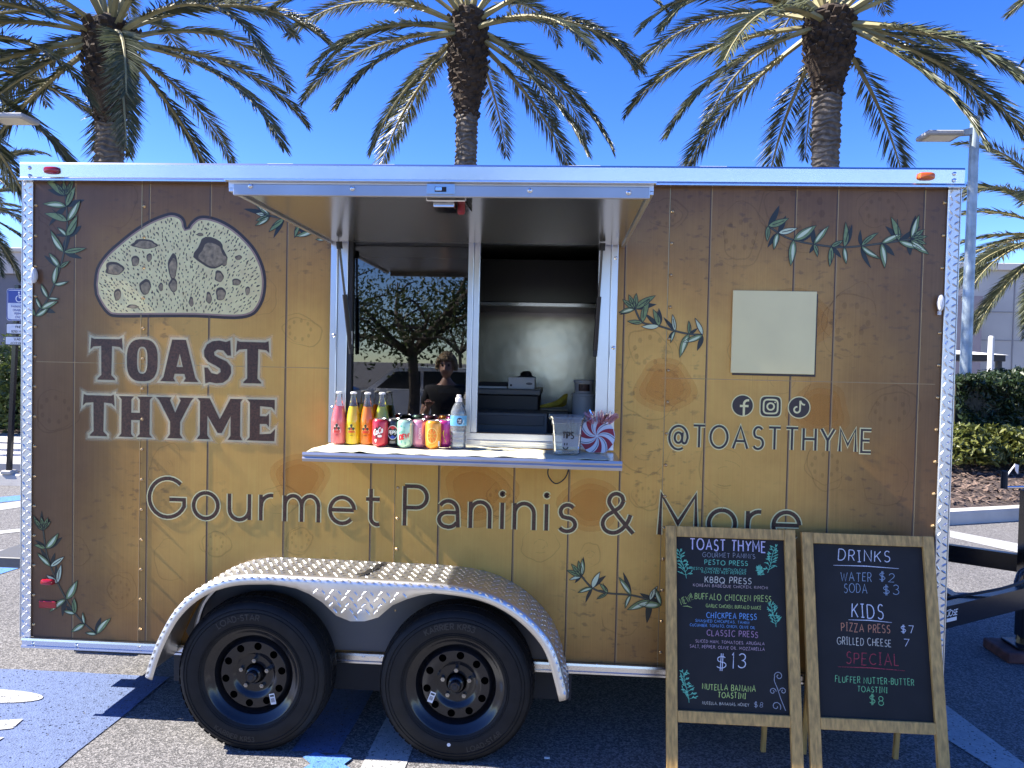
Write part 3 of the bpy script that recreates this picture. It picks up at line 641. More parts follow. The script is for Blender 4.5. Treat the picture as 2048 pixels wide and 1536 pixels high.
# roof rail with drip lip
rail = MB(); prof = [(-.004, 2.605), (-.03, 2.607), (-.034, 2.598), (-.03, 2.54), (-.034, 2.535), (-.046, 2.528), (-.046, 2.521), (-.004, 2.521)]
def extr(mb, prof, x0, x1):
    n = len(prof); mb.add([(x0, y, z) for y, z in prof]+[(x1, y, z) for y, z in prof], [(i, (i+1) % n, (i+1) % n+n, i+n) for i in range(n)]+[tuple(range(n))[::-1], tuple(range(n, 2*n))]); return mb
RT = extr(rail, prof, -.042, 4.218).build('roof_rail', ALU, T)
bol = MB().lathe([(.001, -.006), (.009, -.005), (.011, 0)], (0, 0, 0), 'y', 10)
def dome(name, r, m, h=.006):
    return MB().lathe([(.0005, -h), (r*.55, -h*.85), (r*.9, -h*.4), (r, 0)], (0, 0, 0), 'y', 10), name, m
def scatter(proto, pts, parent, y):
    mb, name, m = proto; o = None
    for (x, z) in pts:
        if o is None: o = mb.build(name, m, parent); o.location = (x, y, z)
        else: copy_part(o, parent, (x, y, z))
screw = dome('screw', .009, CHROME)
scatter(screw, [WP(60, 336, -.03), WP(60, 352, -.03), WP(1908, 348, -.03), WP(1908, 361, -.03)], RT, -.034)
# roof membrane blobs of sealant on the rail top
for i, px in enumerate((300, 560, 610, 770, 1010, 1160, 1250, 1420)):
    x, _ = WP(px, 333); MB().box(x-.05, x+.05+.02*(i % 3), -.025, .01, 2.604, 2.6075+.002*(i % 2), .001).build('sealant', mat('sealant', (.8, .8, .78), rough=.5), RT)
def marker(px, py, m, y, w=.036, h=.017, label=None, name='marker_light'):
    x, z = WP(px, py, y); mb = MB(); prof = []
    V = []; seg = 20; rings = [(1, 0), (1, -.008), (.82, -.018), (.4, -.022), (.01, -.0225)]
    for s_, yy in rings:
        for k in range(seg):
            q = 2*math.pi*k/seg; c, s2 = math.cos(q), math.sin(q); ex = .6
            V.append((x+w*s_*math.copysign(abs(c)**ex, c), y+yy, z+h*s_*math.copysign(abs(s2)**ex, s2)))
    mb.add(V, [(i*seg+k, i*seg+(k+1) % seg, (i+1)*seg+(k+1) % seg, (i+1)*seg+k) for i in range(len(rings)-1) for k in range(seg)])
    o = mb.build(name, m, T, smooth=True)
    if label: o['label'] = label
    return o
marker(104, 341, RED, -.034, label='small red marker light at the upper left of the roof rail')
marker(1852, 353, AMB, -.034, label='small amber marker light at the upper right of the roof rail')
marker(97, 1163, RED, -.002, .034, .015, label='round red marker light low on the left end')
x, z = WP(97, 1208); o = MB().box(x-.042, x+.042, -.012, -.001, z-.017, z+.017, .003).build('reflector', RED, T); o['label'] = 'rectangular red reflector low on the left end'
# bottom rail
prof = [(-.004, ZB), (-.024, ZB), (-.026, ZB-.010), (-.018, ZB-.012), (-.018, ZB-.034), (-.026, ZB-.037), (-.026, ZB-.045), (-.004, ZB-.045)]
RB = extr(MB(), prof, -.03, 4.2).build('bottom_rail', ALU, T)
scatter(screw, [WP(p_, q_, -.02) for p_, q_ in ((65, 1287), (152, 1290), (277, 1293), (727, 1311), (760, 1313), (1194, 1331))], RB, -.019)
# tread plate lugs
def lug(mb, c, d, n, L=.013, w=.0042, h=.0022):
    c, d, n = Vector(c), Vector(d).normalized(), Vector(n).normalized(); s_ = d.cross(n); k = len(mb.v)
    mb.add([c-d*L, c-d*L*.4+s_*w, c+d*L*.4+s_*w, c+d*L, c+d*L*.4-s_*w, c-d*L*.4-s_*w, c-d*L*.55+n*h, c+d*L*.55+n*h],
           [(0, 1, 6), (1, 2, 7, 6), (2, 3, 7), (3, 4, 7), (4, 5, 6, 7), (5, 0, 6)])
def corner_post(x0, x1, out):
    mb = MB().box(x0, x1, -.012, .0, ZB-.0, 2.520, .003)
    mb.box(x0-.004 if out < 0 else x1+.0005, x0-.0005 if out < 0 else x1+.004, -.012, .09, ZB, 2.520)
    po = mb.build('corner_post', PLATE, T); lg = MB(); z = ZB+.015; i = 0
    while z < 2.51:
        for j, fx in enumerate((.25, .75)):
            a = R(45 if (i+j) % 2 else 135); a += R(12 if (i % 2) else -12)
            lug(lg, (x0+(x1-x0)*fx, -.012, z+.014*j), (math.cos(a), 0, math.sin(a)), (0, -1, 0), .015, .0045, .004)
        z += .03; i += 1
    l = lg.build('tread_lugs', PLATE, po); l['kind'] = 'stuff'
corner_post(-.042, .006, -1); corner_post(4.162, 4.214, 1)
# rivet rows
rv = dome('rivet', .0085, mat('gold_rivet', (.62, .42, .20), rough=.25, metal=.7), .008)
zz = [ZB+.06+i*.142 for i in range(16)]
pts = [(.016, z) for z in zz]+[(S1+.008, z) for z in zz]+[(S2+.012, z) for z in zz if z < 1.25]+[(S3+.010, z) for z in zz]+[(XR-.018, z+.05) for z in zz[:-1]]
scatter(rv, pts, T, 0)
# ---- print on the skin: planks, sketches, sprigs, emblem and lettering
def wallf(off): return lambda u, v, k: (u, -off-k*.00010, v)
INK = mat('plank_line', (.10, .055, .032), rough=.4); INKH = alpha_print('plank_light', (.75, .5, .22), .5)
for px, py in ((148, 800), (299, 470), (419, 640), (573, 640), (741, 1040), (878, 1000), (1028, 1000), (1138, 1000), (1247, 700), (1416, 640), (1583, 700), (1668, 640), (1841, 640)):
    x = WP(px, py)[0]; z1 = ZT-.012; z0 = ZB+.004
    if WX0-.03 < x < WX1+.03: z1 = 1.315
    w = random.uniform(.0045, .0065); mb = MB().box(x-w, x, -.0009, -.0001, z0, z1); mb.build('plank_line', INK, T); MB().box(x+.0005, x+.0045, -.0008, -.0001, z0, z1).build('plank_highlight', INKH, T)
zs = WP(300, 729)[1]
sm = MB().box(.02, 1.43, -.0012, -.0002, zs, zs+.003); sm.build('wrap_seam', INKH, T); z2 = WP(1600, 763)[1]; MB().box(2.95, XR-.03, -.0012, -.0002, z2, z2+.003).build('wrap_seam', INKH, T)
MB().box(S1-.0045, S1-.0015, -.0014, -.0002, ZB, ZT-.012).build('panel_edge', mat('gold_edge', (.55, .38, .17), rough=.25, metal=.3), T)
MB().box(S2-.0045, S2-.0015, -.0014, -.0002, ZB, 1.31).build('panel_edge', MATS['gold_edge'], T)
MB().box(S3-.0045, S3-.0015, -.0014, -.0002, ZB, ZT-.012).build('panel_edge', MATS['gold_edge'], T)
# faint ingredient drawings
SK = alpha_print('sketch_ink', (.10, .045, .02), .14); g = random.Random(21)
spots = [(70, 480, 60), (230, 400, 55), (480, 400, 40), (600, 660, 45), (610, 850, 60), (110, 820, 60), (330, 930, 45), (150, 1100, 34), (430, 1085, 34), (600, 1080, 36), (560, 1000, 40), (340, 1120, 42), (1080, 1090, 40), (1000, 1000, 45), (1290, 990, 34), (1300, 700, 60), (1310, 760, 80), (1480, 470, 60),
         (1600, 420, 85), (1700, 640, 70), (1500, 690, 45), (1560, 760, 60), (1780, 820, 55), (1650, 930, 50), (1450, 950, 60), (1760, 420, 50), (1330, 430, 40), (1770, 960, 50), (1240, 1240, 40), (1180, 1110, 26), (240, 1180, 40), (520, 590, 40), (1290, 900, 50)]
for (px, py, rpx) in spots:
    cx, cz = WP(px, py); r0 = rpx/440
    if cx > WX0-.15 and cx < WX1+.05 and cz > 1.2: continue
    kind = g.random(); rot = g.uniform(0, 3); sk = MB()
    for ring in range(2 if kind < .5 else 1):
        rr = r0*(1-.22*ring); ph = g.uniform(0, 6); e = g.uniform(.65, .95)
        loop = []
        for i in range(34):
            q = 2*math.pi*i/34; a = rr*(1+.06*math.sin(2*q+ph)+.05*math.sin(5*q+ph)+.02*math.sin(9*q)); u, v = a*math.cos(q), a*e*math.sin(q)
            X, Z = cx+u*math.cos(rot)-v*math.sin(rot), cz+u*math.sin(rot)+v*math.cos(rot); loop.append((min(max(X, .03), XR-.03), min(max(Z, ZB+.02), ZT-.02)))
        cut = g.randint(0, 33); loop = loop[cut:]+loop[:cut]; gap_ = g.randint(3, 12); sk.ribbon(loop[:34-gap_], g.uniform(.004, .008), wallf(.0003), k=ring, taper=True)
    if kind < .45:
        for i in range(9): q0 = i*.698+rot; sk.poly([(min(max(cx+r0*.5*math.cos(q0)+r0*.07*math.cos(t), .03), XR-.03), max(ZB+.02, min(ZT-.02, cz+r0*.42*math.sin(q0)+r0*.10*math.sin(t)))) for t in [j*1.05 for j in range(6)]], wallf(.0003), k=4)
    elif kind < .8:
        for i in range(5):
            q0 = g.uniform(0, 6.28); a0 = r0*g.uniform(.2, .6); sk.ribbon([(min(max(cx+(a0+.0*j)*math.cos(q0+j*.14), .03), XR-.03), max(ZB+.02, min(ZT-.02, cz+a0*.8*math.sin(q0+j*.14)))) for j in range(8)], .003, wallf(.0003), k=2+i % 3)
    sk.build('ingredient_sketch', SK, T)
SK2 = alpha_print('orange_wash', (.75, .30, .03), .16)
for i, (px, py, rpx) in enumerate(((600, 960, 60), (950, 985, 80), (1590, 640, 70), (1330, 770, 60), (1640, 820, 60), (1180, 1010, 60))):
    cx, cz = WP(px, py); r0 = rpx/440; wsh = MB()
    for q in range(3): wsh.poly([(cx+r0*(1-.2*q)*(1+.15*math.sin(3*t+i))*math.cos(t), min(1.30, cz+r0*(1-.2*q)*.9*math.sin(t)) if px < 1250 else cz+r0*(1-.2*q)*.9*math.sin(t)) for t in [2*math.pi*j/26 for j in range(26)]], wallf(.00022+.00001*(i % 3)), k=q*.3)
    wsh.build('colour_wash', SK2, T)
# sprigs
LG = mat('leaf_green_ink', (.22, .29, .10), rough=.35, var=.2, vscale=60); LL = mat('leaf_pale_ink', (.72, .76, .46), rough=.35); LD = mat('leaf_dark_ink', (.022, .026, .020), rough=.35); LS = mat('leaf_stem_ink', (.10, .09, .05), rough=.35)
def leaf_shape(x, z, a, L, w, bend=0.):
    out = []
    for i in range(9):
        t = i/8; hw = w*math.sin(math.pi*t**.8)**.9; u = L*t; v = bend*L*t*t; out.append((u, v+hw))
    low = [(L*(i/8), bend*L*(i/8)**2-w*math.sin(math.pi*(i/8)**.8)**.9) for i in range(7, 0, -1)]
    return [(x+u*math.cos(a)-v*math.sin(a), z+u*math.sin(a)+v*math.cos(a)) for u, v in out+low]
def sprig(pxs, seed, nodes, L=.095, clip=None):
    g = random.Random(seed); P_ = [WP(*p) for p in smoothpath(pxs, 6)]
    root = MB().ribbon(P_, .009, wallf(.0016)).build('leaf_sprig', LD, T)
    MB().ribbon(P_, .0045, wallf(.0020)).build('stem_fill', LS, root)
    k = 0
    def leaf(x, z, a, l, w, b_, hl):
        nonlocal k
        sh = leaf_shape(x, z, a, l, w, b_); gr = MB().poly(sh, wallf(.0024), k=k % 9); ed = MB().ribbon(sh, .0026, wallf(.0036), closed=True, k=k % 5); pl = MB()
        if hl: pl.poly(leaf_shape(x+math.cos(a)*l*.12, z+math.sin(a)*l*.12, a+.06, l*.72, w*.42, b_), wallf(.0034), k=0)
        else: ed.ribbon([(x+math.cos(a)*l*s_, z+math.sin(a)*l*s_+b_*l*s_*s_) for s_ in (.2, .45, .75)], .003, wallf(.0036), k=6)
        build_multi('leaf', [(gr, LL if g.random() < .12 else LG), (ed, LD)]+([(pl, LL)] if hl else []), root); k += 1
    for i in range(nodes):
        t = i/(nodes-1); q = t*(len(P_)-1); j = min(len(P_)-2, int(q)); f = q-j; x = P_[j][0]*(1-f)+P_[j+1][0]*f; z = P_[j][1]*(1-f)+P_[j+1][1]*f
        ang = math.atan2(P_[j+1][1]-P_[j][1], P_[j+1][0]-P_[j][0])+math.pi
        for sg in (-1, 1):
            a = ang+sg*R(g.uniform(22, 88)); l = L*g.uniform(.62, 1.35); w = l*g.uniform(.11, .165); b_ = g.uniform(-.25, .25)
            if g.random() < .75: MB().poly(leaf_shape(x, z, a+sg*R(g.uniform(-55, 60)), l*g.uniform(.7, 1.15), w*.9, b_), wallf(.0010), k=k % 5).build('shadow_leaf', LD, root)
            leaf(x, z, a, l, w, b_, g.random() < .55)
        if i == 0:
            for a in (ang, ang+.5, ang-.5): leaf(x, z, a, L*.8, L*.12, 0, False)
sprig([(131, 392), (135, 450), (125, 520), (100, 590), (72, 632)], 3, 10, .088)
sprig([(87, 1061), (93, 1103), (106, 1144), (124, 1182), (145, 1219), (166, 1244), (194, 1268)], 4, 8, .085)
sprig([(1822, 478), (1770, 486), (1700, 494), (1650, 492), (1580, 478), (1536, 452)], 5, 10, .086)
sprig([(1270, 618), (1285, 645), (1318, 652), (1350, 662), (1378, 668), (1405, 670)], 6, 6, .088)
sprig([(540, 432), (580, 440), (620, 455), (655, 478)], 8, 5, .085)
sprig([(1163, 1152), (1185, 1176), (1215, 1186), (1262, 1190), (1300, 1200), (1322, 1210)], 9, 6, .090)
# bread emblem
def c1(x, y): return WP(x*.3907, 320+y*.3907)
outl = smoothpath([(480, 640), (492, 555), (540, 480), (605, 420), (680, 360), (760, 310), (830, 280), (882, 268), (928, 283), (950, 312), (957, 345), (972, 322), (1010, 290), (1060, 285), (1130, 305), (1200, 345), (1262, 400), (1312, 460), (1350, 540), (1364, 620), (1356, 700), (1330, 760), (1288, 800), (1200, 815), (1000, 806), (760, 806), (600, 806), (550, 790), (510, 740), (486, 690)], 3)
W3 = [c1(*p) for p in outl]
CRU = mat('bread_outline_ink', (.045, .028, .022), rough=.35); PINK = mat('bread_crust_ink', (.42, .25, .17), rough=.4); CRM = mat('bread_crumb_ink', (.97, .77, .34), rough=.4, var=.12, vscale=25); HOLE = mat('bread_hole_ink', (.34, .24, .12), rough=.4, var=.5, vscale=45); HOLD = mat('bread_hole_dark_ink', (.09, .06, .035), rough=.4)
bread = MB().poly(W3, wallf(.0008)).build('bread_emblem', CRU, T)
cx, cz = c1(920, 560)
def inset(loop, d):
    out = []; n = len(loop)
    for i in range(n):
        a, b_ = Vector(loop[i-1]), Vector(loop[(i+1) % n]); t = (b_-a); t.normalize(); nn = Vector((t.y, -t.x)); p_ = Vector(loop[i]); out.append(tuple(p_+nn*d))
    return out
i1 = inset(W3, .013); i2 = inset(W3, .021)
MB().poly(i1, wallf(.0014)).build('crust', PINK, bread); MB().poly(i2, wallf(.0019)).build('crumb', CRM, bread)
hd, hl = MB(), MB(); g = random.Random(2)
def blob(mb, x, y, rx, ry, off, ph=0, k=0):
    mb.poly([c1(x+rx*(1+.13*math.sin(3*q+ph)+.07*math.sin(5*q+2*ph))*math.cos(q), y+ry*(1+.12*math.sin(2*q+ph))*math.sin(q)) for q in [2*math.pi*i/20 for i in range(20)]], wallf(off), k=k)
big = [(740, 430, 65, 25), (585, 555, 47, 37), (693, 517, 20, 30), (765, 500, 14, 22), (886, 545, 24, 62), (888, 640, 22, 34), (1080, 475, 80, 78), (1122, 595, 22, 32), (1130, 685, 25, 38), (602, 690, 18, 32), (745, 650, 30, 38), (825, 650, 12, 20), (980, 725, 12, 25), (1070, 705, 14, 32), (1210, 625, 22, 20), (1268, 670, 12, 24), (1222, 500, 18, 12), (1148, 512, 18, 30), (1025, 382, 18, 8), (680, 750, 30, 10)]
for i, (x, y, rx, ry) in enumerate(big):
    h1, h2 = MB(), MB(); blob(h1, x, y, rx, ry, .0024, i, i % 3); blob(h2, x+rx*.08, y+ry*.14, rx*.78, ry*.76, .0030, i, i % 3); build_multi('bread_hole', [(h1, HOLD), (h2, HOLE)], bread)
n = 0
import itertools
def inside(p, poly):
    r = False; j = len(poly)-1
    for i in range(len(poly)):
        if (poly[i][1] > p[1]) != (poly[j][1] > p[1]) and p[0] < (poly[j][0]-poly[i][0])*(p[1]-poly[i][1])/(poly[j][1]-poly[i][1])+poly[i][0]: r = not r
        j = i
    return r
i3 = inset(W3, .03); placed = []
while n < 560:
    x, y = g.uniform(490, 1355), g.uniform(285, 795)
    if not inside(c1(x, y), i3): continue
    if any(((x-a)/(c+10))**2+((y-b_)/(d+10))**2 < 1 for a, b_, c, d in big): continue
    if any(abs(x-a)+abs(y-b_) < 19 for a, b_ in placed[-400:]): continue
    placed.append((x, y)); ang = math.atan2(y-760, x-920)+math.pi/2 if y < 600 else R(g.uniform(-40, 40))+.3; ang = (x-920)/430*.9+1.57+g.uniform(-.35, .35); L = g.uniform(4, 10); w = g.uniform(2, 3.6)
    hd.poly([c1(x+L*math.cos(q)*math.cos(ang)-w*math.sin(q)*math.sin(ang), y+L*math.cos(q)*math.sin(ang)+w*math.sin(q)*math.cos(ang)) for q in [2*math.pi*i/7 for i in range(7)]], wallf(.0024), k=0); n += 1
ch_ = hd.build('crumb_holes', HOLD, bread); ch_['kind'] = 'stuff'
# TOAST THYME, spurred slab letters
def sup(cx, cy, rx, ry, e=.72, n=30): return [(cx+rx*math.copysign(abs(math.cos(t))**e, math.cos(t)), cy+ry*math.copysign(abs(math.sin(t))**e, math.sin(t))) for t in [2*math.pi*i/n for i in range(n)]]
SL = {
'T': (.78, [(0,.74),(.02,1.03),(.09,1),(.69,1),(.76,1.03),(.78,.74),(.71,.81),(.52,.83),(.51,.12),(.60,.03),(.60,0),(.18,0),(.18,.03),(.27,.12),(.26,.83),(.07,.81)], []),
'H': (.83, [(0,1),(.38,1),(.31,.92),(.31,.60),(.52,.60),(.52,.92),(.45,1),(.83,1),(.76,.92),(.76,.08),(.83,0),(.45,0),(.52,.08),(.52,.42),(.31,.42),(.31,.08),(.38,0),(0,0),(.07,.08),(.07,.92)], []),
'Y': (.88, [(-.02,1),(.36,1),(.32,.93),(.45,.63),(.58,.93),(.54,1),(.90,1),(.83,.92),(.57,.40),(.57,.1),(.64,0),(.26,0),(.33,.1),(.33,.40),(.06,.92)], []),
'M': (1.1, [(0,1),(.30,1),(.55,.50),(.80,1),(1.1,1),(1.04,.92),(1.04,.1),(1.1,0),(.74,0),(.81,.1),(.81,.58),(.60,.16),(.50,.16),(.25,.58),(.25,.1),(.32,0),(0,0),(.07,.1),(.07,.92)], []),
'E': (.68, [(0,1),(.66,1),(.66,.74),(.59,.82),(.31,.84),(.31,.60),(.47,.60),(.53,.67),(.53,.34),(.47,.41),(.31,.41),(.31,.16),(.57,.18),(.68,.30),(.66,0),(0,0),(.07,.08),(.07,.92)], []),
'O': (.74, sup(.37,.5,.37,.515), [sup(.37,.5,.125,.33)]),
'A': (.86, [(.24,1.02),(.57,1.02),(.80,.1),(.88,0),(.52,0),(.57,.08),(.54,.19),(.31,.19),(.28,.08),(.33,0),(-.04,0),(.04,.1)], [[(.35,.36),(.50,.36),(.425,.68)]]),
'S': (.70, [(.66,1.03),(.68,.66),(.60,.66),(.50,.78),(.36,.80),(.28,.74),(.29,.66),(.38,.61),(.58,.52),(.68,.40),(.69,.24),(.62,.09),(.50,.0),(.34,-.02),(.18,.01),(.08,-.03),(.05,.36),(.13,.36),(.22,.23),(.36,.20),(.44,.26),(.43,.34),(.32,.41),(.14,.50),(.05,.62),(.04,.77),(.11,.92),(.24,1.0),(.40,1.02),(.56,.99)], []),
}
LET = mat('letter_brown_ink', (.085, .036, .018), rough=.38, var=.55, vscale=120, detail=5)
GLOW = [alpha_print('letter_halo_%d' % i, (.96, .82, .46), a) for i, a in enumerate((.62, .26, .13))]
def slab_word(word, x0, x1, z0, h):
    tot = sum(SL[c][0] for c in word)+.10*(len(word)-1); sx = (x1-x0)/tot; x = x0; fill = MB(); gl = [MB(), MB(), MB()]
    for i, ch in enumerate(word):
        adv, outer, holes = SL[ch]; f = lambda p: (x+p[0]*sx, z0+p[1]*h); o_ = [f(p) for p in outer]; hs = [[f(p) for p in q] for q in holes]
        fill.poly(o_, wallf(.0024), hs, k=0)
        for j, wd in enumerate((.020, .034, .048)):
            for q in (o_, *hs): gl[j].ribbon(q, wd if q is o_ else wd*.7, wallf(.0017-.0004*j), closed=True, k=i % 2)
        x += (adv+.10)*sx
    fo = fill.build('lettering', LET, T); fo['label'] = 'dark brown slab lettering reading '+word
    for q, m in zip(gl, GLOW): q.build('lettering_halo', m, fo)
slab_word('TOAST', .287, 1.147, 1.600, .192)
slab_word('THYME', .252, 1.180, 1.334, .192)
def outline_word(phrase, x0, x1, z0, h, w, ow, label, gap=.2, space=.5):
    sx = (x1-x0)/text_width(phrase, gap, space); x = x0
    for word in phrase.split(' '):
        a, b_ = MB(), MB(); wd = text_width(word, gap, space)*sx
        stroke_text(a, word, x, z0, h, w, wallf(.0026), fit=wd, gap=gap); stroke_text(b_, word, x, z0, h, w+ow, wallf(.0014), fit=wd, gap=gap)
        o_ = a.build('lettering', LET if h > .15 else mat('handle_ink', (.045, .03, .028), rough=.4), T); o_['label'] = label+' '+word; b_.build('lettering_outline', mat('letter_cream_ink', (.93, .80, .36), rough=.4), o_)
        x += wd+(gap+space)*sx
outline_word('Gourmet Paninis & More', .580, 3.575, .962, .183, .0172, .011, 'thin brown lettering reading', gap=.31, space=.35)
outline_word('@TOASTTHYME', 2.99, 3.875, 1.362, .098, .0095, .010, 'small dark lettering under the round icons reading', gap=.33)
# sign plate (its code left blank) and three icons
PLATEM = mat('sign_cream', (.97, .79, .37), rough=.4, var=.04, vscale=6)
o = MB().box(3.252, 3.616, -.012, -.003, 1.700, 2.066, .001).build('sign_plate', PLATEM, T); o['label'] = 'square cream sign plate on the right half of the wall'
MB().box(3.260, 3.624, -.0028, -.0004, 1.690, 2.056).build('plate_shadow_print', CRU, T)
ICK = mat('icon_ink', (.045, .028, .024), rough=.38); ICW = MATS['letter_cream_ink']
def icon(px, py, kind):
    x, z = WP(px, py); r = .048; f = wallf
    if kind == 'square': o1 = sup(x, z, r*1.02, r*1.02, .45, 40); o2 = sup(x, z, r*.92, r*.92, .45, 40)
    else: o1 = arc(x, z, r*1.04, r*1.04, 0, 360, 36)[:-1]; o2 = arc(x, z, r*.94, r*.94, 0, 360, 36)[:-1]
    root = MB().poly(o1, f(.0012)).build('icon', ICW, T); MB().poly(o2, f(.0018)).build('icon_ground', ICK, root); mk = MB()
    if kind == 'f':
        mk.ribbon([(x+.006, z-.046), (x+.006, z+.008)]+[(x+.006+.016-.016*math.cos(R(a)), z+.008+.016*math.sin(R(a))) for a in (20, 45, 70, 90)]+[(x+.028, z+.024)], .010, f(.0024)); mk.ribbon([(x-.012, z-.002), (x+.026, z-.002)], .010, f(.0024), k=2)
        root['label'] = 'round dark icon with a letter f'
    elif kind == 'square':
        mk.ribbon(sup(x, z, .031, .031, .5, 36), .0075, f(.0024), closed=True); mk.ribbon(arc(x, z, .015, .015, 0, 360, 24)[:-1], .0075, f(.0024), closed=True, k=1); mk.poly(arc(x+.019, z+.019, .0035, .0035, 0, 360, 10)[:-1], f(.0024), k=2)
        root['label'] = 'rounded square icon with a camera outline'
    else:
        mk.ribbon([(x+.004, z+.030), (x+.004, z-.010)]+[(x-.009+.013*math.cos(R(a)), z-.010+.013*math.sin(R(a))) for a in range(0, -300, -25)], .0075, f(.0024)); mk.ribbon([(x+.004, z+.030), (x+.009, z+.020), (x+.016, z+.014), (x+.025, z+.012)], .0075, f(.0024), k=2)
        root['label'] = 'round dark icon with a musical note'
    mk.build('icon_mark', ICW, root)
icon(1485, 811, 'f'); icon(1541, 813, 'square'); icon(1598, 815, 'note')
# tie hooks at both ends
for px, py, dx in ((68, 551, 0), (1881, 606, 0)):
    x, z = WP(px, py, -.02)
    hk = MB().lathe([(.001, -.03), (.010, -.029), (.014, -.022), (.014, -.012), (.010, -.003), (.009, 0)], (0, 0, 0), 'y', 14)
    hk.v = [(v[0]*1.0+x, v[1]-.004, v[2]*2.6+z) for v in hk.v]; hk.build('door_holdback', WPLA, T, smooth=True)
    if px > 1000: MB().box(x-.006, x+.006, -.02, -.004, z-.052, z-.034, .002).build('holdback_tab', WPLA, T)
# ---- serving window
FR = mat('window_alu', (.70, .71, .74), rough=.3, metal=1., var=.04, vscale=4)
fx0, fx1, fz0, fz1 = 1.437, 2.741, 1.338, 2.294
win = MB()
def fbar(mb, x0, x1, z0, z1, y0=-.02, y1=.06): mb.box(x0, x1, y0, y1, z0, z1, .002)
fbar(win, fx0, fx0+.030, fz0, fz1, -.026); fbar(win, fx0+.0305, fx0+.075, fz0+.0, fz1-.031, -.010); fbar(win, fx1-.030, fx1, fz0, fz1, -.026); fbar(win, fx1-.085, fx1-.0305, fz0, fz1-.031, -.010)
fbar(win, fx0+.0755, fx1-.0855, fz0, fz0+.03, -.028); fbar(win, fx0+.0755, fx1-.0855, fz0+.0305, fz0+.062, -.012); fbar(win, fx0+.0305, fx1-.0305, fz1-.030, fz1, -.02)
wo = win.build('window_frame', FR, T)
mu = MB(); fbar(mu, 2.068, 2.092, fz0+.0625, fz1-.0305, -.016, .03); fbar(mu, 2.0925, 2.120, fz0+.0625, fz1-.0305, -.006, .03); mu.build('centre_mullion', FR, wo)
for q in (.30, .62): MB().box(2.14, 2.62, -.030, -.0285, fz0+.03*q+.004, fz0+.03*q+.007).build('sill_track', CHROME, wo)
GLASS = glassy('window_glass', (.38, .40, .41), 2.0)
MB().box(fx0+.0755, 2.0675, .018, .022, fz0+.0625, fz1-.0305).build('glass_pane', GLASS, wo)
MB().box(fx0+.076, fx0+.096, -.004, .016, fz0+.064, fz1-.032).build('gasket', DARK, wo)
scatter(screw, [(fx0+.02, 1.83), (fx1-.012, 1.80), (fx0+.02, 1.50), (fx1-.012, 2.2)], wo, -.026)
# ---- awning door, raised flat
AY = -1.10; az0, az1 = 2.240, 2.268
SOF = mat('awning_lining', (.56, .56, .55), rough=.19, metal=.88, bump=.10, bscale=2.2, bdist=.02)
aw = MB().box(1.430, 2.768, AY, -.03, 2.258, 2.276).build('awning', ALUM, T)
MB().box(1.452, 2.752, AY+.02, -.05, 2.2545, 2.2575).build('awning_lining', SOF, aw)
MB().box(1.450, 2.755, AY-.014, AY-.0005, 2.232, 2.268, .002).build('front_bar', mat('bar_alu', (.50, .49, .49), rough=.42, metal=1., var=.08, vscale=6), aw)
MB().box(1.424, 2.774, AY-.022, AY-.0005, 2.2765, 2.283, .001).build('front_lip', ALU, aw)
for x0 in (1.4305, 2.7525): MB().box(x0, x0+.015, AY+.0005, -.035, 2.2465, 2.2574, .001).build('side_bar', ALUM, aw)
scatter(screw, [WP(p_, q_, AY-.014) for p_, q_ in ((501, 372), (705, 377), (1060, 381), (1257, 385))], aw, AY-.0145)
x, z = WP(883, 381, AY); la = MB().box(x-.044, x+.044, AY-.018, AY-.0145, z-.015, z+.017, .001).build('latch_plate', mat('zinc', (.45, .55, .62), rough=.35, metal=.9), aw)
MB().box(x-.018, x+.018, AY-.0195, AY-.0182, z-.008, z+.007).build('latch_slot', DARK, la); MB().box(x-.016, x+.004, AY-.022, AY-.0196, z-.005, z+.006, .001).build('latch_bolt', CHROME, la)
lx = x+.012; lb = MB().box(lx-.066, lx+.062, AY+.03, AY+.20, 2.228, 2.2540, .003).build('latch_box', CHROME, aw)
MB().box(lx-.046, lx+.022, AY+.05, AY+.15, 2.214, 2.2278, .002).build('latch_handle', CHROME, lb); MB().lathe([(.001, 2.2), (.010, 2.2005), (.0125, 2.206), (.0125, 2.2278)], (lx+.038, AY+.10, 0), 'z', 14).build('lock_cap', mat('red_rubber', (.30, .012, .018), rough=.35), lb)
def strut(pa, pb, lab):
    a, b_ = Vector(pa), Vector(pb); m_ = a.lerp(b_, .47); d = (b_-a).normalized()
    r_ = MB().tube([m_, b_-d*.02], .011, 12).build('gas_strut', BLK, T); MB().tube([a+d*.02, m_], .0055, 10).build('piston_rod', mat('rod_steel', (.10, .10, .10), rough=.25, metal=.8), r_)
    MB().tube([a-d*.002, a+d*.03], .013, 10).build('rod_end', DARK, r_); MB().tube([b_-d*.03, b_+d*.008], .010, 10).build('strut_end', DARK, r_)
    MB().box(b_.x-.004+.008, b_.x+.008, b_.y-.0135, b_.y-.0115, b_.z+.035, b_.z+.095).build('strut_label', WPLA, r_)
p0 = WP(678, 484, -.13); p1 = WP(702, 704, -.035); strut((p0[0], -.13, p0[1]), (p1[0], -.035, p1[1]), '')
p0 = WP(1205, 487, -.13); p1 = WP(1190, 709, -.035); strut((p0[0], -.13, p0[1]), (p1[0], -.035, p1[1]), '')
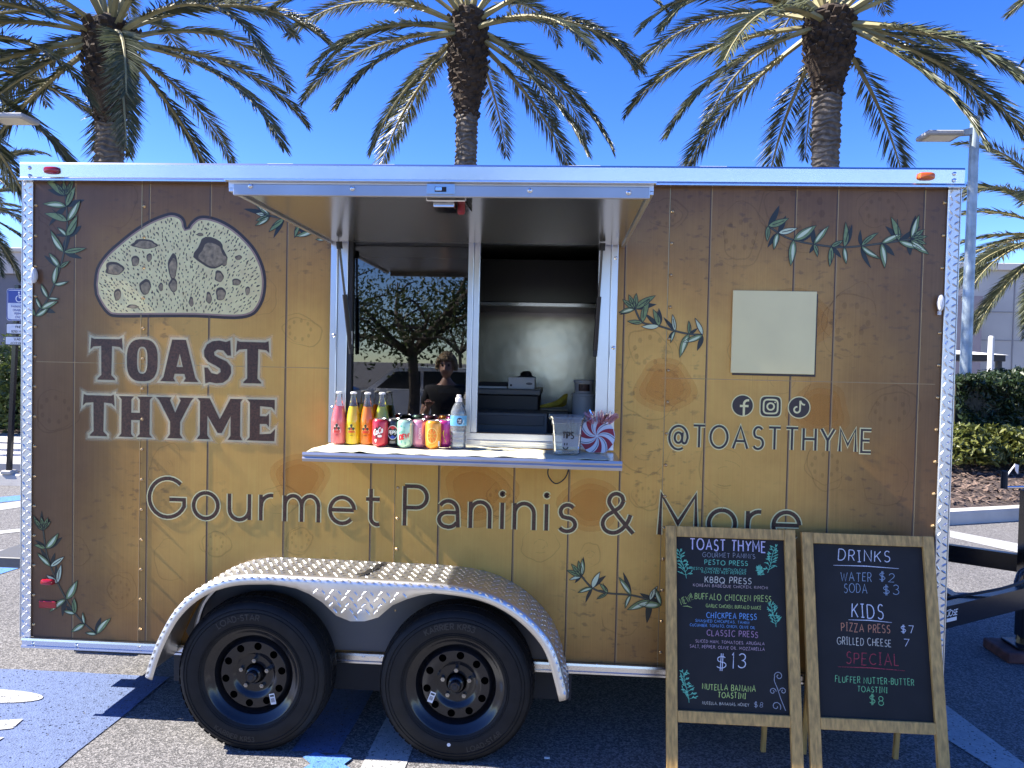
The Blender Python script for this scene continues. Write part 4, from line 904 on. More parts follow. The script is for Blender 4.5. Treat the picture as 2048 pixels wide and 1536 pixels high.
# ---- folding shelf
SZ = 1.332
sh = MB().box(1.446, 2.748, -.375, -.0265, SZ-.012, SZ, .001).build('serving_shelf', ALU, T)
lp = extr(MB(), [(-.3755, SZ+.003), (-.392, SZ+.004), (-.395, SZ-.006), (-.391, SZ-.014), (-.395, SZ-.022), (-.392, SZ-.034), (-.3755, SZ-.034)], 1.442, 2.752).build('shelf_lip', MATS['bar_alu'], sh)
for px in (741, 1128):
    x, z = WP(px, 945, -.06); z = SZ-.0125
    k_ = MB().box(x-.022, x+.022, -.10, -.02, z-.004, z).build('hinge_bracket', CHROME, sh)
    MB().box(x-.018, x-.004, -.065, -.012, z-.045, z-.0045, .002).build('bracket_leg', CHROME, k_); MB().box(x+.004, x+.016, -.05, -.008, z-.035, z-.0045, .002).build('bracket_leg', CHROME, k_)
x, z = WP(1120, 962, -.03)
MB().tube(smoothpath([(x-.01, -.03, SZ-.02), (x-.045, -.03, SZ-.06), (x-.055, -.028, SZ-.11), (x-.02, -.025, SZ-.15), (x+.025, -.025, SZ-.12), (x+.042, -.03, SZ-.05), (x+.04, -.03, SZ-.015)], 5), .0032, 6).build('cable_loop', DARK, sh)
# ---- fender
FO = [(.724, .326), (.752, .418), (.792, .515), (.850, .615), (.935, .700), (1.045, .760), (1.190, .789), (1.45, .790), (1.75, .787), (2.03, .782), (2.20, .757), (2.333, .698), (2.44, .608), (2.507, .505), (2.562, .320)]
FOs = smoothpath(FO, 5); FY = -.30
fm = MB(); n = len(FOs); rad = .022
ys = [0.0, FY*.5, FY+rad]+[FY+rad-rad*math.sin(R(a)) for a in (30, 60, 90)]; dz = [0, 0, 0]+[-(rad-rad*math.cos(R(a))) for a in (30, 60, 90)]
def nrm(i):
    a, b_ = Vector(FOs[max(i-1, 0)]), Vector(FOs[min(i+1, n-1)]); t = (b_-a).normalized(); return Vector((-t.y, t.x))
for y, d in zip(ys, dz):
    for i, (x, z) in enumerate(FOs):
        q = nrm(i)*d; fm.v.append((x+q.x, y, z+q.y))
m_ = len(ys)
for j in range(m_-1):
    for i in range(n-1): fm.f.append((j*n+i, j*n+i+1, (j+1)*n+i+1, (j+1)*n+i))
# front lip and skirt between the wheels
skirt = smoothpath([(1.28, .755), (1.403, .738), (1.501, .690), (1.57, .630), (1.648, .608), (1.744, .628), (1.81, .686), (1.915, .730), (2.02, .750)], 6)
def skz(x):
    for a, b_ in zip(skirt, skirt[1:]):
        if a[0] <= x <= b_[0]: return a[1]+(b_[1]-a[1])*(x-a[0])/(b_[0]-a[0]+1e-9)
    return None
base = len(fm.v)
for i, (x, z) in enumerate(FOs):
    q = nrm(i)*(-.040); zz_ = z+q.y; xx = x+q.x
    if skz(x) is not None: xx = x-0*q.x; zz_ = min(skz(x), z-.038)
    fm.v.append((xx, FY+.001, zz_))
for i in range(n-1): fm.f.append(((m_-1)*n+i, (m_-1)*n+i+1, base+i+1, base+i))
FN = fm.build('fender', PLATE, T, smooth=True)
sd = FN.modifiers.new('thickness', 'SOLIDIFY'); sd.thickness = .003; sd.offset = 0
lg = MB(); ln = 0; rows = 9
seglen = [0]
for i in range(n-1): seglen.append(seglen[-1]+(Vector(FOs[i+1])-Vector(FOs[i])).length)
def onprof(s_):
    for i in range(n-1):
        if seglen[i+1] >= s_:
            f = (s_-seglen[i])/(seglen[i+1]-seglen[i]); a, b_ = Vector(FOs[i]), Vector(FOs[i+1]); t = (b_-a).normalized(); return a.lerp(b_, f), t
    return Vector(FOs[-1]), (Vector(FOs[-1])-Vector(FOs[-2])).normalized()
s_ = .02; c_ = 0
while s_ < seglen[-1]-.02:
    for r_ in range(9):
        yy = -.020-r_*.030; p_, t = onprof(min(seglen[-1]-.01, s_+(.0165 if r_ % 2 else 0))); nn = Vector((-t.y, t.x))
        a = R(45 if (r_+c_) % 2 else -45); d = Vector((t.x*math.cos(a), math.sin(a), t.y*math.cos(a)))
        lug(lg, (p_.x+nn.x*.002, yy, p_.y+nn.y*.002), d, (nn.x, 0, nn.y), .0115, .0038, .003)
    p_, t = onprof(s_); nn = Vector((-t.y, t.x)); a = R(45 if c_ % 2 else -45)
    q = p_+nn*(-.010); lug(lg, (q.x, FY-.001+.004, q.y), (t.x*.7, -.25, t.y*.7+.3*math.sin(a)), Vector((nn.x*.6, -.8, nn.y*.6)), .014, .005, .0045)
    s_ += .033; c_ += 1
z = .775-.045; r_ = 0
while z > .60:
    x = 1.30+(.0175 if r_ % 2 else 0); c_ = 0
    while x < 2.0:
        k = skz(x)
        if k is not None and z > k+.016 and z < .742:
            a = R(48 if (r_+c_) % 2 else 132); lug(lg, (x, FY-.0008, z), (math.cos(a), 0, math.sin(a)), (0, -1, 0), .016, .0045, .0035)
        x += .035; c_ += 1
    z -= .026; r_ += 1
l = lg.build('tread_lugs', PLATE, FN); l['kind'] = 'stuff'
x, z = WP(735, 1140, -.15); MB().ribbon(smoothpath([(x-.02, -.24), (x+.01, -.22), (x+.015, -.17), (x+.035, -.12), (x+.03, -.08), (x+.055, -.03)], 4), .022, lambda u, v, k: (u, v, .796)).build('tar_smear', mat('tar', (.012, .011, .011), rough=.6), FN)
MB().tube(smoothpath([(.985, -.09, .70), (.90, -.10, .60), (.865, -.11, .47), (.86, -.12, .385)], 5), .013, 8).build('fender_stay', ALUM, FN); MB().box(.862, .905, -.14, -.07, .375, .397, .002).build('stay_foot', ALUM, FN)
MB().box(.70, 2.58, .0125, .02, .18, .36).build('wheel_well_liner', DARK, T)
LIN = mat('well_grey', (.16, .155, .15), rough=.6)
MB().prism([(.80, .372)]+[(x, z-.03) for x, z in FOs if z > .44]+[(2.50, .372)], -.006, -.0025).build('wheel_well_panel', LIN, T)
# ---- wheels
TR, TW = .336, .205
WZ = TR-.006; WYO = -.268                                        # outer face of the tyre
c_ = WYO+TW/2
tp = [(.196, -.062), (.205, -.084), (.222, -.096), (.25, -.102), (.28, -.1015), (.303, -.096), (.318, -.088), (.328, -.074), (.3345, -.062), (.336, -.03), (.3365, 0), (.336, .03), (.3345, .062), (.328, .074), (.318, .088), (.28, .1015), (.25, .102), (.205, .084), (.196, .062)]
rp = [(.0, -.036), (.042, -.036), (.045, -.044), (.062, -.048), (.078, -.046), (.088, -.050), (.098, -.060), (.112, -.063), (.146, -.062), (.152, -.056), (.156, -.040), (.163, -.034), (.170, -.050), (.175, -.066), (.184, -.072), (.198, -.078), (.206, -.088), (.212, -.090), (.2145, -.086), (.210, -.06), (.18, .05), (.2, .07)]
def make_wheel(cx):
    hub = MB().lathe([(.0005, -.098), (.020, -.098), (.024, -.094), (.026, -.088), (.026, -.074), (.033, -.070), (.035, -.060), (.036, .04), (.0005, .04)], (cx, c_, WZ), 'y', 24).build('wheel', BLK, T, loc=(cx, c_, WZ), smooth=True)
    MB().lathe([(.0005, -.1005), (.011, -.1005), (.013, -.0985)], (cx, c_, WZ), 'y', 16).build('hub_plug', DARK, hub)
    MB().lathe(tp, (cx, c_, WZ), 'y', 72).build('tyre', RUB, hub, smooth=True)
    rings = MB()
    for r_, y_ in ((.232, -.0995), (.300, -.0975), (.224, -.0975), (.286, -.1015)): rings.lathe([(r_-.0015, y_+.001), (r_, y_-.002), (r_+.0015, y_+.001)], (cx, c_, WZ), 'y', 72)
    rings.build('sidewall_ribs', RUB, hub, smooth=True)
    tr = MB()
    for k in range(56):
        q = 2*math.pi*k/56; rv_ = Vector((math.cos(q), 0, math.sin(q))); t_ = Vector((-math.sin(q), 0, math.cos(q))); C0 = Vector((cx, c_, WZ))
        for (y0, y1, sk_) in ((-.082, -.034, .4), (-.028, .0, -.3), (.006, .034, .3)):
            hh = .0035; rr = .3325 if y0 > -.05 else .327; w2 = .0145
            P0 = [C0+rv_*rr+t_*(a*w2+b_*sk_*.012)+Vector((0, y, 0)) for a, b_, y in ((-1, 0, y0), (1, 0, y0), (1, 1, y1), (-1, 1, y1))]
            rr2 = rr+.007 if y0 > -.05 else rr+.007; P1 = [p_+rv_*(.0065 if j > 1 or y0 > -.05 else .002) for j, p_ in enumerate(P0)]
            tr.add(P0+P1, [(4, 5, 6, 7), (0, 1, 5, 4), (1, 2, 6, 5), (2, 3, 7, 6), (3, 0, 4, 7)])
    t = tr.build('tread_blocks', RUB, hub); t['kind'] = 'stuff'
    ri = MB().lathe(rp[1:], (cx, c_, WZ), 'y', 60); ri.build('rim', BLK, hub, smooth=True)
    ho = MB()
    for k in range(10):
        q = 2*math.pi*(k+.28)/10; X, Z = cx+.127*math.cos(q), WZ+.127*math.sin(q)
        h_ = MB().lathe([(.0165, -.0634), (.0005, -.0634)], (X, c_, Z), 'y', 16); h_.build('rim_hole_disc', mat('hole_shade_black', (.001, .001, .001), rough=1., spec=0.), hub)  # flat black disc on the rim, painting the dark inside each hole
    for k in range(5):
        q = 2*math.pi*(k+.0)/5+R(90); X, Z = cx+.0605*math.cos(q), WZ+.0605*math.sin(q)
        MB().lathe([(.0005, -.068), (.004, -.068), (.0045, -.064), (.0095, -.064), (.0102, -.061), (.0102, -.044)], (X, c_, Z), 'y', 6).build('lug_nut', mat('nut_steel', (.34, .34, .34), rough=.3, metal=1.), hub)
    return hub
def ringtext(hub, cx, s, r0, h, a_mid, width=.0022, flip=False):
    mb = MB(); tw = text_width(s, .25, .5)*h; 
    def f(u, v, k):
        a = R(a_mid)+(-(u-tw/2)/r0 if not flip else (u-tw/2)/r0); rr = r0+(v if not flip else -v); return (cx+rr*math.cos(a), c_-.1035-.0002*k, WZ+rr*math.sin(a))
    stroke_text(mb, s, 0, -h/2 if not flip else -h/2, h, width, f, gap=.25)
    mb.build('sidewall_lettering', RUBL, hub)
HL = 1.184; HR = 2.077
wl = make_wheel(HL); wr = make_wheel(HR)
wl['label'] = 'left black steel wheel of the trailer'; wr['label'] = 'right black steel wheel of the trailer'
ringtext(wl, HL, 'LOAD-STAR', .266, .024, 103, .005); ringtext(wl, HL, 'KARRIER KR53', .268, .020, 255, .004, True)
ringtext(wr, HR, 'KARRIER KR53', .266, .024, 96, .005); ringtext(wr, HR, 'LOAD-STAR', .268, .020, 300, .004, True)
STK = mat('sticker', (.75, .75, .75), rough=.4)
for cx, hub, sx_, sz_, rot in ((HL, wl, .087, -.103, .22), (HR, wr, -.104, -.060, -.35)):
    f = lambda u, v, k: (cx+sx_+u*math.cos(rot)-v*math.sin(rot), c_-.0650-k*.0002, WZ+sz_+u*math.sin(rot)+v*math.cos(rot))
    s_ = MB().poly([(-.012, -.024), (.012, -.024), (.012, .024), (-.012, .024)], f); s_.build('barcode_sticker', STK, hub)
    bb = MB()
    for j in range(7): bb.poly([(-.008+j*.0024, -.014), (-.0068+j*.0024, -.014), (-.0068+j*.0024, .004), (-.008+j*.0024, .004)], f, k=2)
    bb.poly([(-.009, .010), (.009, .010), (.009, .018), (-.009, .018)], f, k=2); bb.build('sticker_print', DARK, hub)
MB().poly(arc(HR-.02, WZ-.245, .008, .008, 0, 360, 12)[:-1], lambda x, z, k: (x, c_-.1042, z)).build('sidewall_sticker', STK, wr)
# ---- chassis, axles, tongue and jack
ch = MB().box(.02, 4.15, .30, .40, .18, .318); ch.box(.02, 4.15, 2.2, 2.3, .18, .318)
for x in (.05, .6, 1.63, 2.6, 3.3, 4.05): ch.box(x, x+.06, .401, 2.199, .22, .318)
ch.build('chassis', DARK, T)
MB().box(.0, 4.17, .02, 2.58, .3185, .3645).build('underfloor', DARK, T)
for cx in (HL, HR): MB().tube([(cx, -.15, WZ), (cx, 2.75, WZ)], .035, 10).build('axle', DARK, T)
for cx in (HL, HR):
    h2 = MB().lathe(tp, (cx, YB+.1, WZ), 'y', 40); h2.build('far_tyre', RUB, T, smooth=True)
tg = MB()
def beam(mb, a, b_, w, z0, z1):
    a, b_ = Vector(a), Vector(b_); t = (b_-a).normalized(); nn = Vector((-t.y, t.x, 0))*w/2
    V = [a-nn, b_-nn, b_+nn, a+nn]; mb.add([(v.x, v.y, z0) for v in V]+[(v.x, v.y, z1) for v in V], [(0, 3, 2, 1), (4, 5, 6, 7), (0, 1, 5, 4), (1, 2, 6, 5), (2, 3, 7, 6), (3, 0, 4, 7)])
tgz0, tgz1 = .475, .585
beam(tg, (4.0, .12, 0), (5.75, 1.27, 0), .055, tgz0, tgz1); TG = tg.build('tongue_beam', BLK, T)
t2 = MB(); beam(t2, (4.0, 2.48, 0), (5.75, 1.33, 0), .055, tgz0, tgz1); t2.build('tongue_beam', BLK, T)
t3 = MB(); beam(t3, (4.22, .30, 0), (4.22, 2.3, 0), .06, .44, .60); beam(t3, (4.55, .53, 0), (4.55, 2.07, 0), .05, .49, .58); t3.build('tongue_crossbar', BLK, T)
MB().box(5.7, 6.1, 1.22, 1.38, .50, .60, .01).build('coupler', BLK, T)
# sticker on the beam
d_ = Vector((1.75, 1.15, 0)).normalized(); nb = Vector((d_.y, -d_.x, 0)); x, z = WP(1922, 1214, .33)
og = Vector((4.0, .12, 0))+d_*.46+nb*.0285
bf = lambda u, v, k: tuple(og+d_*u+nb*(.0004+k*.0002)+Vector((0, 0, tgz0+v)))
tx = MB(); stroke_text(tx, 'JOSE', 0, .060, .026, .005, bf, gap=.22, slant=.2); tx.ribbon([(-.005, .088), (.03, .092)], .004, bf, k=2); tx.build('beam_lettering', STK, TG)
MB().poly([(-.003, .032), (.082, .032), (.082, .050), (-.003, .050)], bf).build('beam_sticker', STK, TG)
jx, jy = 5.36, 1.36
jk = MB().box(jx-.04, jx+.04, jy-.04, jy+.04, .12, 1.02, .004).build('jack', BLK, T)
MB().box(jx-.09, jx+.09, jy-.09, jy+.09, .066, .085, .004).build('jack_foot', BLK, jk); MB().lathe([(.05, .085), (.035, .16)], (jx, jy, 0), 'z', 12).build('jack_cone', BLK, jk)
jz = 1.03; MB().tube([(jx, jy, jz-.01), (jx, jy, jz), (jx-.02, jy-.02, jz+.012), (jx-.21, jy-.10, jz+.015)], .009, 8).build('crank_arm', CHROME, jk); MB().tube([(jx-.21, jy-.10, jz+.01), (jx-.21, jy-.10, jz+.115)], .019, 10).build('crank_handle', DARK, jk)
chn = MB(); P_ = smoothpath([(5.00, .84, .59), (5.06, .90, .63), (5.14, .92, .66), (5.2, .98, .64), (5.26, 1.0, .66), (5.32, 1.08, .62), (5.38, 1.1, .60)], 8)
for i, p_ in enumerate(P_[:-1]):
    t = (Vector(P_[i+1])-Vector(p_)).normalized(); a = t.orthogonal().normalized(); b_ = t.cross(a); u = a if i % 2 else b_
    chn.tube([Vector(p_)+t*.017*math.cos(q)*1.3+u*.012*math.sin(q) for q in [2*math.pi*k/8 for k in range(9)]], .0038, 5)
chn.build('safety_chain', mat('chain_steel', (.09, .09, .09), rough=.4, metal=.8), T)
MB().tube(smoothpath([(4.4, .5, .57), (4.8, .62, .61), (5.1, .86, .62), (5.3, 1.15, .60)], 6), .008, 6).build('breakaway_cable', DARK, T)
# rear step and lamp at the left end
x, z = WP(34, 1107, .9); MB().box(x-.06, x+.25, .7, 1.6, z-.03, z+.03, .004).build('rear_step', mat('step_grey', (.12, .12, .12), rough=.5), T)
MB().box(-.052, -.0465, .02, .07, WP(40, 1222, .0)[1], WP(40, 1188, .0)[1]).build('tail_lamp', RED, T)
MB().box(-.053, -.0465, .02, .06, 1.42, 1.68).build('reflective_tape', mat('red_tape', (.42, .02, .05), rough=.3), T)

# ---- kitchen behind the window
KB = mat('kitchen_black', (.018, .017, .016), rough=.4)
h_ = MB().box(.3, 4.0, 1.55, 2.53, 2.12, 2.40, .004).build('cooker_hood', mat('hood_dark', (.10, .10, .10), rough=.3, metal=.8), T)
MB().box(.3, 4.0, 1.545, 1.575, 2.095, 2.119, .002).build('hood_edge', CHROME, h_)
MB().box(.3, 4.0, 1.5, 2.53, 1.02, 1.06, .003).build('counter', STEEL, T); MB().box(.32, 3.98, 1.55, 2.53, .43, 1.015).build('counter_base', KB, T)
MB().box(1.0, 3.6, .08, .55, .98, 1.0, .002).build('front_counter', mat('counter_dark', (.05, .05, .05), rough=.4), T)

# ================================================================== THINGS INSIDE THE KITCHEN
KY = .62
def kbox(name, pa, pb, y0, y1, m, label, cat, parts=True):
    (xa, za), (xb, zb) = WP(*pa, y0), WP(*pb, y0); r = empty(name, ((xa+xb)/2, (y0+y1)/2, zb), label, cat)
    return r, xa, za, xb, zb
r, xa, za, xb, zb = kbox('sandwich_fridge', (880, 775), (1076, 862), KY, KY+.5, None, 'dark worktop refrigerator seen inside through the open window', 'refrigerator')
MB().box(xa, xb, KY, KY+.5, 1.01, za-.03, .006).build('body', KB, r); MB().box(xa-.01, xb+.01, KY-.015, KY+.52, za-.0295, za, .004).build('lid', mat('grey_lid', (.16, .165, .16), rough=.4), r)
r, xa2, za2, xb2, zb2 = kbox('drawer_unit', (880, 822), (1094, 862), .30, .60, None, 'grey drawer unit in front of the dark refrigerator inside', 'drawer unit')
MB().box(xa2, xb2, .30, .60, 1.005, za2, .004).build('body', mat('drawer_grey', (.13, .135, .13), rough=.45), r)
for k in range(3): MB().box(xa2+.01, xb2-.015, .292, .2995, za2-.06-k*.10, za2-.012-k*.10, .002).build('drawer_front', mat('drawer_dark', (.075, .075, .075), rough=.4), r)
x0, z0 = WP(957, 769, .7); x1, z1 = WP(1015, 757, .7)
r = empty('open_tray', ((x0+x1)/2, .75, za), 'low white tray lying on the dark refrigerator', 'tray'); tr_ = MB().box(x0, x1, .68, .86, za+.001, za+.012, .002); tr_.build('base', WPLA, r); t_ = MB()
t_.box(x0, x1, .68, .688, za+.0125, za+.032); t_.box(x0, x1, .852, .86, za+.0125, za+.032); t_.box(x0, x0+.008, .6885, .8515, za+.0125, za+.032); t_.box(x1-.008, x1, .6885, .8515, za+.0125, za+.032); t_.build('rim', DARK, r)
x0, _ = WP(1017, 769, .7); x1, zt_ = WP(1070, 755, .7)
r = empty('paper_box', ((x0+x1)/2, .75, za), 'white printed box with a dark cloth on it inside', 'box'); MB().box(x0, x1, .68, .85, za+.001, zt_, .002).build('carton', WPLA, r)
MB().poly(arc(x0+.015, za+.02, .006, .006, 0, 360, 12)[:-1], lambda u, v, k: (u, .6785, v)).build('printed_dot', DARK, r); MB().poly(arc(x1-.03, za+.03, .018, .007, 0, 360, 12)[:-1], lambda u, v, k: (u, .6785, v)).build('printed_mark', mat('grey_ink', (.2, .2, .2)), r)
cl = MB()
cl.lathe([(.001, .035), (.018, .033), (.028, .022), (.034, .008), (.05, .001)], (x1-.05, .74, zt_), 'z', 12); cl.v = [(v[0]*1+random.uniform(-.004, .004)-(.06*(zt_+.03-v[2]) if v[0] < x1-.06 else 0), v[1], v[2]) for v in cl.v]
tag(cl.build('dark_cloth', KB), 'crumpled dark cloth lying on the white box inside', 'cloth')
# tubs
TUBC = mat('tub_white', (.74, .73, .70), rough=.35)
for i, (py0, py1, lab) in enumerate(((813, 787, 'lower white plastic tub of the stack inside'), (787, 760, 'upper white plastic tub with dark label inside'))):
    xc, z0 = WP(1168, py0, .62); _, z1 = WP(1168, py1, .62)
    if i == 0: z0 = 1.005
    else: z0 = ztop+.001
    ztop = z1; w = .062 if i == 0 else .052
    r = empty('plastic_tub', (xc, .66, z0), lab, 'tub'); MB().lathe([(.001, z0), (w*.9, z0), (w, z1-.014), (w, z1-.0145)], (xc, .66, 0), 'z', 24).build('body', TUBC, r, smooth=True)
    MB().lathe([(w*1.02, z1-.016), (w*1.08, z1-.014), (w*1.08, z1-.002), (w*1.0, z1), (.001, z1)], (xc, .66, 0), 'z', 24).build('lid', TUBC, r)
    if i == 1:
        lf = lambda u, v, k: (xc+(w+.0015+k*.0003)*math.sin(u/w), .66-(w+.0015+k*.0003)*math.cos(u/w), v); lb_ = MB()
        for a in range(6): lb_.add([lf(-.03+a*.01, z0+.012, 0), lf(-.02+a*.01, z0+.012, 0), lf(-.02+a*.01, z1-.022, 0), lf(-.03+a*.01, z1-.022, 0)], [(0, 1, 2, 3)])
        lb_.build('paper_label', mat('tub_label', (.10, .05, .04), rough=.5, var=.8, vscale=60), r)
# bananas
r = empty('banana_bunch', (2.49, .60, 1.12), 'bunch of yellow bananas lying on the counter inside', 'bananas')
xs, zs_ = WP(1130, 796, .6)
for k in range(4):
    xe, ze = WP(1080+k*9, 813, .6); pts = smoothpath([(xs+.012, .60+k*.012, zs_+.02), (xs, .60+k*.014, zs_+.006), ((xs+xe)/2+.02, .585+k*.018, (zs_+ze)/2-.006-k*.001), (xe, .58+k*.02, ze+.001)], 6)
    MB().tube(pts, [.004, .005]+[.006+.010*math.sin(math.pi*min(1, i/(len(pts)-3))) for i in range(len(pts)-3)]+[.004], 8).build('banana', mat('banana_skin', (.55, .40, .04), rough=.45, var=.25, vscale=30), r, smooth=True)
MB().box(xs-.16, xs+.02, .54, .72, 1.005, WP(1100, 820, .6)[1], .004).build('fruit_crate', KB, r)

# ================================================================== THINGS ON THE SHELF
CLO = mat('towel_cloth', (.78, .73, .53), rough=.95, var=.10, vscale=160, bump=1.0, bscale=180, bdist=.004)
tw = MB(); nx, ny = 110, 30; TZ = SZ+.0055
for i in range(nx+1):
    for j in range(ny+1):
        u, v = i/nx, j/ny; x = 1.450+u*1.245+.010*math.sin(v*5+1)*(u > .98); ed = -.372+.012*math.sin(u*21)+.008*math.sin(u*47+1); ed2 = -.034-.012*(math.sin(u*9)+1)
        y = ed+(ed2-ed)*v; z = TZ+.0022*math.sin(x*19+y*13)*math.sin(y*31+x*5)+.0016*math.sin(x*57+y*23)
        fold = math.exp(-((x-1.68)/.03)**2)*math.exp(-((v)/.18)**2); z += .010*fold
        r2 = math.exp(-((y+.075-.02*math.sin(x*7))/.012)**2)*(1 if 1.9 < x < 2.5 else 0); z += .004*r2
        tw.v.append((x, y, z))
for i in range(nx):
    for j in range(ny): a = i*(ny+1)+j; tw.f.append((a, a+ny+1, a+ny+2, a+1))
two = tw.build('shelf_towel', CLO, smooth=True); sdm = two.modifiers.new('thickness', 'SOLIDIFY'); sdm.thickness = .003; sdm.offset = -1
tag(two, 'cream terry towel spread over the serving shelf', 'towel')
TT = TZ+.0035                                                       # top of the towel
def cylf(cx, cy, rfun, eps=.0006):                                  # wrap flat artwork round a bottle or can
    def f(u, v, k):
        r_ = rfun(v)+eps+k*.00012; a = u/rfun(v); return (cx+r_*math.sin(a), cy-r_*math.cos(a), TT+v)
    return f
def profile_r(prof):
    def f(v):
        for (r0, h0), (r1, h1) in zip(prof, prof[1:]):
            if h0 <= v <= h1 and h1 > h0: return r0+(r1-r0)*(v-h0)/(h1-h0)
        return prof[-1][0]
    return f
def wrap_poly(mb, loop, f, k=0, n=None):                             # split a wide patch so it bends with the surface
    x0, x1 = min(p[0] for p in loop), max(p[0] for p in loop); z0, z1 = min(p[1] for p in loop), max(p[1] for p in loop); N_ = 10
    for i in range(N_):
        a, b_ = x0+(x1-x0)*i/N_, x0+(x1-x0)*(i+1)/N_; mb.add([f(a, z0, k), f(b_, z0, k), f(b_, z1, k), f(a, z1, k)], [(0, 1, 2, 3)])
def wrap_fan(mb, c, loop, f, k=0): mb.add([f(*c, k)]+[f(*p, k) for p in loop], [(0, i+1, (i+1) % len(loop)+1) for i in range(len(loop))])
CLEAR = glassy('bottle_glass', (.97, .98, .98), 1.4, 0, .08, (.8, .82, .82))
def soda(px, py, liquid, label, word_col, yy=-.075, fillh=.17):
    x, _ = WP(px, py, yy); r = empty('soda_bottle', (x, yy, TT), label, 'bottle', 'glass soda bottles on the shelf')
    prof = [(.028, 0), (.0325, .004), (.0335, .02), (.0335, .098), (.0325, .113), (.0265, .145), (.0180, .178), (.0135, .205), (.0128, .224)]
    MB().lathe([(.0005, .0006)]+[(a, h+.0006) for a, h in prof if h <= fillh]+[((profile_r(prof)(fillh)), fillh+.0006), (.0005, fillh+.001)], (x, yy, TT), 'z', 28).build('soda', liquid, r, smooth=True)
    MB().lathe([(a+.0004, h+.0006) for a, h in [(profile_r(prof)(fillh), fillh+.001)]+[q for q in prof if q[1] > fillh]]+[(.0135, .2245), (.0135, .228)], (x, yy, TT), 'z', 28).build('glass_neck', CLEAR, r, smooth=True)
    MB().lathe([(.0145, .226), (.0152, .2275), (.0142, .233), (.010, .2355), (.0005, .236)], (x, yy, TT), 'z', 21).build('cap', mat('cap_white', (.85, .84, .82), rough=.3), r)
    f = cylf(x, yy, profile_r(prof), .0008); bd = MB(); ink = MB(); rd = MB(); wt = MB()
    lp = [(-.017, .050), (.017, .050), (.019, .060), (.016, .068), (.011, .082), (0, .096), (-.011, .082), (-.016, .068), (-.019, .060)]
    wrap_fan(bd, (0, .062), lp, f, 0)
    for c_, s2 in (((-.009, .071), .0058), ((.009, .071), .0058), ((0, .085), .006), ((0, .076), .004)): wrap_fan(ink, c_, [(c_[0]+s2*math.cos(q), c_[1]+s2*1.1*math.sin(q)) for q in [2*math.pi*i/9 for i in range(9)]], f, 2)
    wrap_fan(rd, (0, .0695), [(.0045*math.cos(q), .0695+.005*math.sin(q)) for q in [2*math.pi*i/9 for i in range(9)]], f, 3)
    stroke_text(rd, 'JARRITOS', -.0145, .053, .0085, .0016, lambda u, v, k: f(u, v, 4), fit=.029)
    stroke_text(ink, 'MANDARINA', -.008, .040, .003, .0006, lambda u, v, k: f(u, v, 2), fit=.016)
    b_ = bd.build('label_badge', mat('badge_pale', (.80, .70, .50), rough=.4) if word_col is None else word_col, r); ink.build('label_emblem', mat('emblem_dark', (.03, .05, .03), rough=.4), b_); rd.build('label_red', mat('emblem_red', (.62, .03, .02), rough=.4), b_)
    return r
def liq(name, c): return mat('soda_'+name, c, rough=.12, coat=.6, trans=.25, sub=.3)
badge_p = mat('badge_pink', (.85, .50, .45), rough=.4); badge_y = mat('badge_yellow', (.80, .66, .10), rough=.4); badge_o = mat('badge_orange', (.85, .42, .10), rough=.4)
soda(677, 884, liq('pink', (.88, .20, .20)), 'glass bottle of pink soda at the left end of the shelf', badge_p)
soda(706, 884, liq('yellow', (.90, .66, .02)), 'glass bottle of yellow soda between the pink and orange ones', badge_y)
soda(734, 884, liq('orange', (.90, .26, .01)), 'glass bottle of orange soda behind the red can', badge_o)
soda(763, 880, liq('lime', (.62, .66, .06)), 'glass bottle of yellow green soda behind the cans', badge_y, yy=-.055)
# cans
CANP = [(.022, 0), (.027, .004), (.0345, .012), (.0352, .018), (.0352, .105), (.0335, .112), (.0285, .119), (.0265, .1205)]
LIDM = mat('can_lid', (.72, .72, .73), rough=.25, metal=1.)
def can(px, py, yy, m, label, art):
    x, _ = WP(px, py, yy); r = empty('soda_can', (x, yy, TT), label, 'can', 'soda cans on the shelf')
    MB().lathe([(.0005, .0012)]+[(a, h+.0006) for a, h in CANP], (x, yy, TT), 'z', 36).build('body', m, r, smooth=True)
    li = MB().lathe([(.0265, .1205), (.0275, .1225), (.0262, .1235), (.0245, .1215), (.0235, .1195), (.0005, .1195)], (x, yy, TT), 'z', 36).build('lid', LIDM, r, smooth=True)
    MB().box(x-.007, x+.007, yy-.018, yy+.002, TT+.1203, TT+.1215, .0003).build('pull_tab', LIDM, li)
    art(r, cylf(x, yy, profile_r(CANP)))
def gloss(name, c, **k): return mat('can_'+name, c, rough=.25, metal=.25, coat=.4, **k)
INKW = mat('ink_white', (.82, .82, .80), rough=.35); INKB = mat('ink_black', (.012, .012, .014), rough=.35); INKR = mat('ink_red', (.55, .015, .025), rough=.35); INKBL = mat('ink_blue', (.02, .06, .42), rough=.35); INKM = mat('ink_magenta', (.45, .03, .22), rough=.35); INKY = mat('ink_yellow', (.75, .55, .06), rough=.35); INKO = mat('ink_orange', (.85, .30, .02), rough=.35); INKT = mat('ink_teal', (.25, .55, .42), rough=.35)
def disc(mb, cx, cz, rx, rz, f, k=0, a0=0, a1=360): wrap_fan(mb, (cx, cz), [(cx+rx*math.cos(R(a)), cz+rz*math.sin(R(a))) for a in [a0+(a1-a0)*i/18 for i in range(18 if a1-a0 >= 360 else 19)]], f, k)
